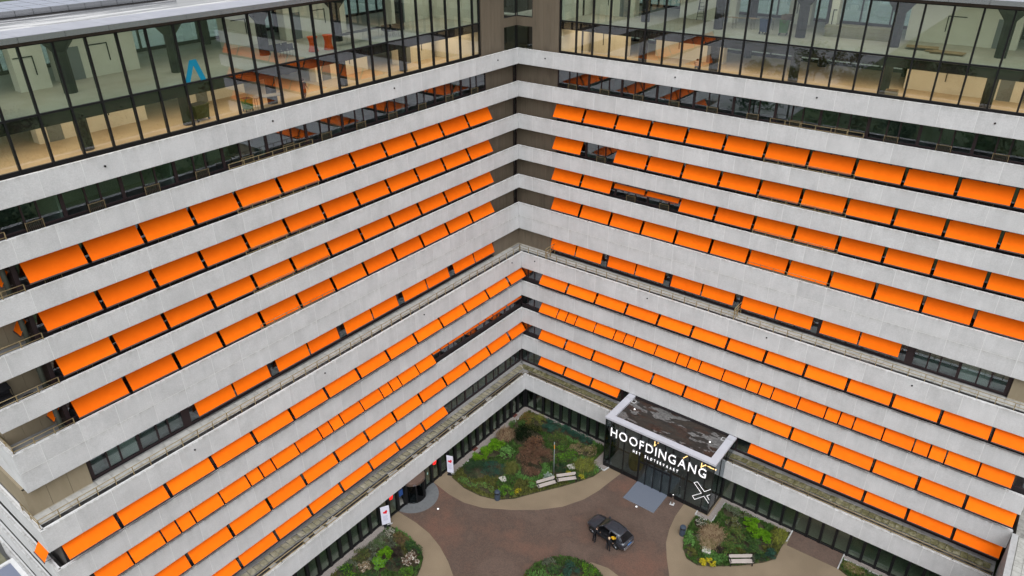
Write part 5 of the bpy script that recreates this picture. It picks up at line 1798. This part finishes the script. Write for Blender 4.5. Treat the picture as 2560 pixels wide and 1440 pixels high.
def shrub(x, y, rx, ry, h, col, label, n=900, size=0.07, kind='round', col2=None, frac2=0.15, z0=0.05, name='shrub', cat='shrub'):
    rs = random.Random(int(x * 97 + y * 31))
    t = ob(name, None, None, (x, y, z0), 0, label, cat, 'plants in the courtyard beds')
    mb, mb2 = MB(), MB()
    clumps = []
    for i in range(14):
        a, r_ = rs.uniform(0, 2 * math.pi), math.sqrt(rs.random())
        zz = h * rs.uniform(0.35, 1.0) * math.sqrt(max(0.05, 1 - 0.75 * r_ * r_))
        clumps.append((math.cos(a) * r_ * rx * 0.8, math.sin(a) * r_ * ry * 0.8, zz, rs.uniform(0.22, 0.42)))
    if kind == 'round':
        pts, pts2 = [], []
        for i in range(n):
            cx, cy, cz_, cr_ = rs.choice(clumps)
            d = Vector((rs.gauss(0, 1), rs.gauss(0, 1), rs.gauss(0, 1))).normalized() * (cr_ * rs.uniform(0.5, 1.05))
            p = (cx + d.x * rx, cy + d.y * ry, max(0.03, cz_ + d.z * h * 0.55))
            (pts2 if (col2 and rs.random() < frac2 and d.z > -0.1) else pts).append(p)
        leaf_quads(mb, pts, size, LF[col])
        if col2:
            leaf_quads(mb2, pts2, size * 1.1, LF[col2], 1.5)
    else:   # grass tuft: arching blades
        for i in range(n):
            a = rs.uniform(0, 2 * math.pi)
            r0 = rs.random() * 0.3
            r1 = rs.uniform(0.45, 1.0)
            hh = h * rs.uniform(0.35, 0.85)
            a += rs.gauss(0, 0.25)
            ox, oy = rs.gauss(0, 0.28) * rx, rs.gauss(0, 0.28) * ry
            b0 = Vector((math.cos(a) * r0 * rx + ox, math.sin(a) * r0 * ry + oy, 0))
            b1 = Vector((math.cos(a) * (r0 + r1) * 0.45 * rx + ox, math.sin(a) * (r0 + r1) * 0.45 * ry + oy, hh))
            b2 = Vector((math.cos(a) * r1 * 0.85 * rx + ox, math.sin(a) * r1 * 0.85 * ry + oy, hh * rs.uniform(0.3, 1.0)))
            s_ = Vector((-math.sin(a), math.cos(a), 0)) * size * 0.35
            mm = LF[col2] if (col2 and rs.random() < frac2) else LF[col]
            tgt = mb2 if mm is not LF[col] else mb
            tgt.add([b0 - s_, b0 + s_, b1 + s_, b1 - s_, b2], [(0, 1, 2, 3), (3, 2, 4)], mm)
    ob('foliage', mb.mesh('foliage'), t, kind='stuff')
    if col2 and mb2.v:
        ob('flowers' if col2 in ('white', 'yellow') else 'tips', mb2.mesh('flowers'), t, kind='stuff')
    st = MB()
    for i in range(5):
        cx, cy, cz_, _ = clumps[i]
        st.tube((cx * 0.15, cy * 0.15, 0), (cx * 0.8, cy * 0.8, cz_ * 0.75), 0.025, principled('bark', (0.06, 0.042, 0.03), 0.9), 4, 0.012)
    ob('stems', st.mesh('stems'), t)
    SPOTS.append((x, y, rx, ry))


P = [
    # upper bed
    (7.14, -7.9, 1.75, 1.5, 1.5, 'deep', 'almost black round evergreen shrub in the upper bed', 2600, .07),
    (8.3, -4.9, 1.35, 1.0, 1.1, 'teal', 'blue green cushion shrub by the right wall, nearest the corner', 1700, .06),
    (9.8, -4.55, 0.9, 0.7, 0.9, 'teal', 'smaller blue green shrub by the right wall, beside the biggest one', 900, .06),
    (11.3, -4.4, 1.0, 0.65, 0.9, 'teal', 'blue green shrub by the right wall, middle of the row', 1000, .06),
    (12.6, -4.5, 0.8, 0.6, 0.75, 'teal', 'last blue green shrub by the right wall, next to the pavilion', 700, .06),
    (5.2, -5.4, 0.9, 0.9, 0.9, 'olive', 'rust flecked olive shrub close to the inner corner', 1100, .05, 'round', 'rust', .35),
    (6.4, -4.8, 1.0, 0.8, 0.9, 'olive', 'olive green shrub beside the rust flecked one', 1100, .05, 'round', 'lime', .25),
    (4.9, -7.1, 0.8, 1.2, 0.8, 'mid', 'mid green shrub along the left pebble strip near the corner', 1200, .06),
    (5.0, -9.2, 0.9, 1.0, 1.1, 'straw', 'feathery brown grass by the left pebble strip', 900, .05, 'grass', 'brown', .4),
    (5.2, -11.7, 1.15, 1.3, 1.0, 'bright', 'bright green mound along the left pebble strip', 2200, .065),
    (4.9, -13.4, 0.85, 0.8, 0.8, 'bright', 'smaller bright green mound beside the dark shrub', 1200, .06, 'round', 'lime', .15),
    (5.8, -15.4, 1.3, 1.2, 1.0, 'dark', 'dark green shrub beside the right banner', 2000, .05),
    (7.3, -14.1, 1.3, 1.1, 0.85, 'teal', 'dark teal low shrub right of the dark green one', 1600, .055),
    (6.9, -11.5, 0.8, 0.8, 1.0, 'fern', 'pale leaved plant between bright mound and brown shrub', 500, .09),
    (9.0, -8.9, 1.1, 1.1, 1.9, 'brown', 'upper crown of red brown shrubs in the upper bed', 1900, .055, 'round', 'rust', .1),
    (9.1, -10.6, 1.25, 1.2, 1.7, 'brown', 'large red brown shrub at the heart of the upper bed', 2200, .055),
    (10.4, -11.7, 1.0, 1.1, 1.4, 'brown', 'red brown shrub in front of the large one', 1600, .055),
    (10.4, -9.3, 0.9, 0.9, 1.5, 'brown', 'red brown shrub towards the lamp post', 1300, .055),
    (10.0, -6.2, 1.2, 1.0, 0.7, 'mid', 'mid green mound below the blue green row', 1300, .06, 'round', 'olive', .3),
    (11.9, -7.7, 1.2, 1.2, 0.8, 'mid', 'leafy green mound right of the lamp post', 1500, .06, 'round', 'bright', .25),
    (12.6, -6.3, 0.9, 0.9, 0.9, 'straw', 'tan seed heads near the pavilion', 900, .05, 'round', 'olive', .3),
    (13.8, -5.7, 0.9, 0.9, 0.8, 'olive', 'olive and straw clump beside the pavilion glass', 900, .05, 'round', 'straw', .35),
    (14.6, -7.9, 1.0, 1.1, 0.6, 'olive', 'olive grass mound by the pavilion pebbles', 1200, .05, 'grass', 'lime', .2),
    (8.7, -13.0, 0.8, 0.9, 0.8, 'olive', 'tall thin olive grasses left of the brown shrubs', 600, .04, 'grass'),
    (11.2, -15.2, 0.35, 0.45, 0.45, 'yellow', 'yellow flowering plant near the upper bin', 260, .05, 'round', 'lime', .3),
    (11.9, -13.6, 0.45, 0.45, 0.5, 'fern', 'pale fern like plant left of the pair of benches', 300, .06),
    (12.6, -11.7, 0.5, 0.5, 0.55, 'silver', 'silvery rosette plant at the foot of the lamp post', 90, .20, 'grass'),
    (14.0, -9.9, 0.5, 0.4, 0.4, 'lime', 'yellow flecked plant behind the right bench of the pair', 300, .05, 'round', 'yellow', .5),
    (15.3, -9.6, 0.4, 0.4, 0.45, 'lime', 'small yellow flecked plant at the path edge beside the benches', 260, .05, 'round', 'yellow', .3),
    (10.3, -15.9, 0.9, 0.8, 0.55, 'mid', 'low green plants beside the upper bin', 800, .06, 'round', 'bright', .4),
    (8.4, -16.7, 1.2, 0.6, 0.45, 'olive', 'low olive edging plants along the upper path', 800, .055, 'round', 'fern', .3),
    (6.3, -17.3, 1.2, 0.4, 0.4, 'fern', 'low pale edging plants below the dark shrub', 600, .055, 'round', 'olive', .4),
    (12.7, -9.9, 0.8, 0.9, 0.6, 'dark', 'dark low shrub beside the flat stone', 900, .055),
    (15.5, -8.6, 0.5, 0.7, 0.4, 'mid', 'green edging plant at the tip of the upper bed', 500, .05),
    # right bed
    (29.6, -4.8, 0.8, 0.8, 0.9, 'grey', 'grey green bush in the corner behind the pavilion', 1000, .05, 'round', 'mid', .3),
    (31.0, -4.6, 0.7, 0.5, 0.7, 'grey', 'small grey green bush along the right wall pebbles', 600, .05, 'round', 'olive', .3),
    (32.1, -5.3, 1.1, 0.95, 1.0, 'bright', 'vivid green mound in the right bed, bigger of two', 2000, .065),
    (33.4, -6.1, 0.95, 0.9, 0.8, 'bright', 'vivid green mound in the right bed, smaller of two', 1500, .065),
    (34.5, -5.0, 0.6, 0.9, 0.6, 'olive', 'yellowish grass clump by the brick strip', 800, .045, 'grass', 'lime', .4),
    (34.6, -7.5, 0.55, 0.6, 0.6, 'teal', 'blue green plant at the right tip of the right bed', 700, .055),
    (27.8, -8.0, 0.6, 0.6, 0.7, 'dark', 'cream flowered dark bush at the pavilion corner', 700, .055, 'round', 'white', .25),
    (28.5, -8.8, 0.3, 0.3, 0.45, 'rust', 'small rust red plant in the right bed', 200, .05),
    (29.3, -8.7, 1.0, 1.0, 0.9, 'straw', 'straw coloured grass clump in the right bed, biggest', 1300, .05, 'grass', 'brown', .25),
    (29.5, -9.8, 0.8, 0.7, 0.7, 'straw', 'straw coloured grass clump above the flat stone', 800, .05, 'grass', 'olive', .2),
    (27.65, -9.85, 0.5, 0.5, 0.6, 'fern', 'pale green fern beside the right bin', 500, .06),
    (28.0, -10.8, 0.5, 0.5, 0.55, 'fern', 'pale green fern below the one by the right bin', 500, .06),
    (31.1, -7.5, 1.1, 1.0, 0.8, 'mid', 'mid green shrub in the middle of the right bed', 1400, .06, 'round', 'olive', .3),
    (33.0, -7.8, 1.0, 0.9, 0.8, 'mid', 'mid green shrub behind the lone bench', 1300, .06, 'round', 'dark', .3),
    (31.2, -9.4, 0.9, 0.8, 0.6, 'mid', 'mid green shrub left of the lone bench', 1100, .06, 'round', 'olive', .2),
    (29.9, -12.1, 0.55, 0.35, 0.45, 'lime', 'yellow flowers at the lower left edge of the right bed', 500, .05, 'round', 'yellow', .7),
    (30.6, -11.75, 0.45, 0.35, 0.45, 'lime', 'yellow flowers right of the first yellow clump', 400, .05, 'round', 'yellow', .65),
    (34.0, -8.5, 0.5, 0.5, 0.6, 'dark', 'dark green plant right of the lone bench', 500, .055),
    (30.6, -9.9, 0.6, 0.5, 0.5, 'purple', 'dark purple plant beside the flat stone', 600, .05),
    (28.6, -11.7, 0.6, 0.5, 0.4, 'olive', 'olive low plants at the lower left of the right bed', 600, .05),
    (30.4, -6.2, 0.8, 0.8, 0.7, 'olive', 'olive plants between straw grass and vivid mound', 900, .05, 'round', 'grey', .3),
    # lower left bed
    (4.8, -26.8, 0.6, 0.45, 0.5, 'grey', 'white flowered low plant by the left banner', 500, .05, 'round', 'white', .3),
    (6.2, -26.8, 0.9, 0.5, 0.6, 'brown', 'brown low plants on the upper edge of the lower bed', 800, .05, 'round', 'olive', .4),
    (8.0, -26.9, 1.0, 0.55, 0.8, 'dark', 'dark green shrub on the path side of the lower bed', 1200, .055, 'round', 'mid', .4),
    (5.1, -28.4, 0.9, 0.9, 0.8, 'grey', 'grey green shrub along the pebbles of the lower bed', 1000, .05, 'round', 'mid', .4),
    (6.3, -29.0, 0.7, 0.7, 0.9, 'bright', 'bright green shrub in the lower bed, upper of two', 1100, .065),
    (6.8, -30.1, 0.75, 0.75, 0.8, 'fern', 'bright green shrub in the lower bed, lower of two', 1000, .07, 'round', 'bright', .5),
    (8.7, -28.1, 0.75, 0.65, 0.8, 'brown', 'white flowering hydrangea near the curve of the path', 900, .06, 'round', 'white', .38),
    (7.2, -28.2, 0.7, 0.6, 0.7, 'purple', 'dark purple flowered shrub beside the hydrangea', 900, .05),
    (7.9, -29.3, 0.8, 0.7, 0.7, 'purple', 'dark purple shrub below the hydrangea', 900, .05, 'round', 'dark', .4),
    (5.9, -31.2, 0.6, 0.55, 0.6, 'straw', 'dry straw flower heads in the lower bed', 600, .05, 'round', 'white', .15),
    (4.8, -30.3, 0.8, 0.9, 0.8, 'olive', 'olive shrub along the pebbles of the lower bed', 1000, .05, 'round', 'dark', .3),
    (9.5, -29.3, 0.7, 0.7, 0.6, 'mid', 'mid green mound on the curve of the lower bed', 900, .055, 'round', 'bright', .25),
    (5.0, -32.4, 0.9, 0.9, 0.7, 'dark', 'dark green low shrub at the bottom of the lower bed', 1000, .055, 'round', 'bright', .3),
    (7.4, -31.6, 1.0, 0.9, 0.7, 'dark', 'dark leafy shrub at the bottom edge of the photo', 1100, .06, 'round', 'mid', .4),
    (9.2, -31.0, 0.9, 0.9, 0.6, 'mid', 'green mound right at the bottom edge of the lower bed', 900, .055),
    # island
    (21.0, -20.2, 0.9, 0.8, 0.7, 'teal', 'blue green shrub on the round island bed', 1000, .055),
    (22.3, -19.4, 0.8, 0.7, 0.7, 'mid', 'green shrub on the right of the round island bed', 900, .055, 'round', 'bright', .3),
    (19.7, -20.9, 0.8, 0.8, 0.5, 'dark', 'dark shrub on the left of the round island bed', 800, .055, 'round', 'mid', .4),
    (22.8, -20.8, 0.8, 0.8, 0.6, 'brown', 'brownish shrub on the round island bed', 700, .055),
    # far right bed
    (41.0, -4.7, 0.8, 0.5, 0.5, 'olive', 'olive grass clump in the bed at the far right', 700, .05, 'grass', 'straw', .3),
    (43.0, -4.8, 0.9, 0.5, 0.5, 'mid', 'green clump in the bed at the far right', 700, .05),
]
for q in P:
    x, y, rx, ry, h, col, label, n_, sz = q[:9]
    gr = 1.15 if col != 'brown' else 1.28
    rx, ry, n_ = rx * gr, ry * gr, int(n_ * 1.35)
    kind = q[9] if len(q) > 9 else 'round'
    c2 = q[10] if len(q) > 10 else None
    fr = q[11] if len(q) > 11 else 0.15
    shrub(x, y, rx, ry, h, col, label, n_, sz, kind, c2, fr)


def inside(x, y, poly):
    c = False
    j = len(poly) - 1
    for i in range(len(poly)):
        if (poly[i][1] > y) != (poly[j][1] > y) and x < (poly[j][0] - poly[i][0]) * (y - poly[i][1]) / (poly[j][1] - poly[i][1]) + poly[i][0]:
            c = not c
        j = i
    return c


for poly, n_ in ((bedA, 26000), (bedB, 15000), (bedC, 14000), (bedD, 9000), (bedE, 5000)):
    xs, ys = [p[0] for p in poly], [p[1] for p in poly]
    mb = MB()
    k = 0
    patch = [(random.uniform(min(xs), max(xs)), random.uniform(min(ys), max(ys)), random.choice(['mid', 'olive', 'mid', 'mid', 'olive', 'fern', 'mid', 'mid', 'grey'])) for _ in range(22)]
    while k < n_:
        x, y = random.uniform(min(xs), max(xs)), random.uniform(min(ys), max(ys))
        if not inside(x, y, poly):
            continue
        k += 1
        if any(((x - a_) / c_) ** 2 + ((y - b_) / d_) ** 2 < 0.75 for a_, b_, c_, d_ in SPOTS):
            continue
        near = min(patch, key=lambda p_: (p_[0] - x) ** 2 + (p_[1] - y) ** 2)
        m = LF[near[2]]
        a = random.uniform(0, 6.283)
        hh = random.uniform(0.10, 0.36)
        ln = Vector((random.uniform(-.12, .12), random.uniform(-.12, .12), 0))
        b0 = Vector((x, y, 0.05))
        s_ = Vector((math.cos(a), math.sin(a), 0)) * random.uniform(0.035, 0.075)
        tip = b0 + Vector((0, 0, hh)) + ln
        mid_ = b0 + Vector((0, 0, hh * 0.6)) + ln * 0.3
        mb.add([b0, mid_ - s_, tip, mid_ + s_], [(0, 1, 2, 3)], m)
    ob('ground_cover', mb.mesh('ground_cover'), None, kind='stuff')

# trees out of view, added to give the panes leafy reflections
def wood(name, spots):
    rs = random.Random(5)
    mb = MB()
    bark = principled('bark', (0.06, 0.042, 0.03), 0.9)
    for x, y in spots:
        h, rad = rs.uniform(11, 17), rs.uniform(3.5, 5.5)
        mb.tube((x, y, 0), (x, y, h * 0.6), 0.28, bark, 7, 0.14)
        cl = [(rs.gauss(0, .45) * rad, rs.gauss(0, .45) * rad, h * rs.uniform(0.35, 0.95)) for _ in range(20)]
        pts = []
        for i in range(1100):
            c = rs.choice(cl)
            d = Vector((rs.gauss(0, 1), rs.gauss(0, 1), rs.gauss(0, 1))).normalized() * rad * 0.38 * rs.uniform(.5, 1)
            pts.append((x + c[0] + d.x, y + c[1] + d.y, c[2] + d.z))
        leaf_quads(mb, pts, 0.34, LF[rs.choice(['mid', 'dark', 'olive'])])
    ob(name, mb.mesh(name), None, kind='stuff')


rw = random.Random(3)
wood('wood', [(rw.uniform(72, 125), rw.uniform(-45, 45)) for _ in range(22)] + [(rw.uniform(-45, 45), rw.uniform(-165, -105)) for _ in range(26)])
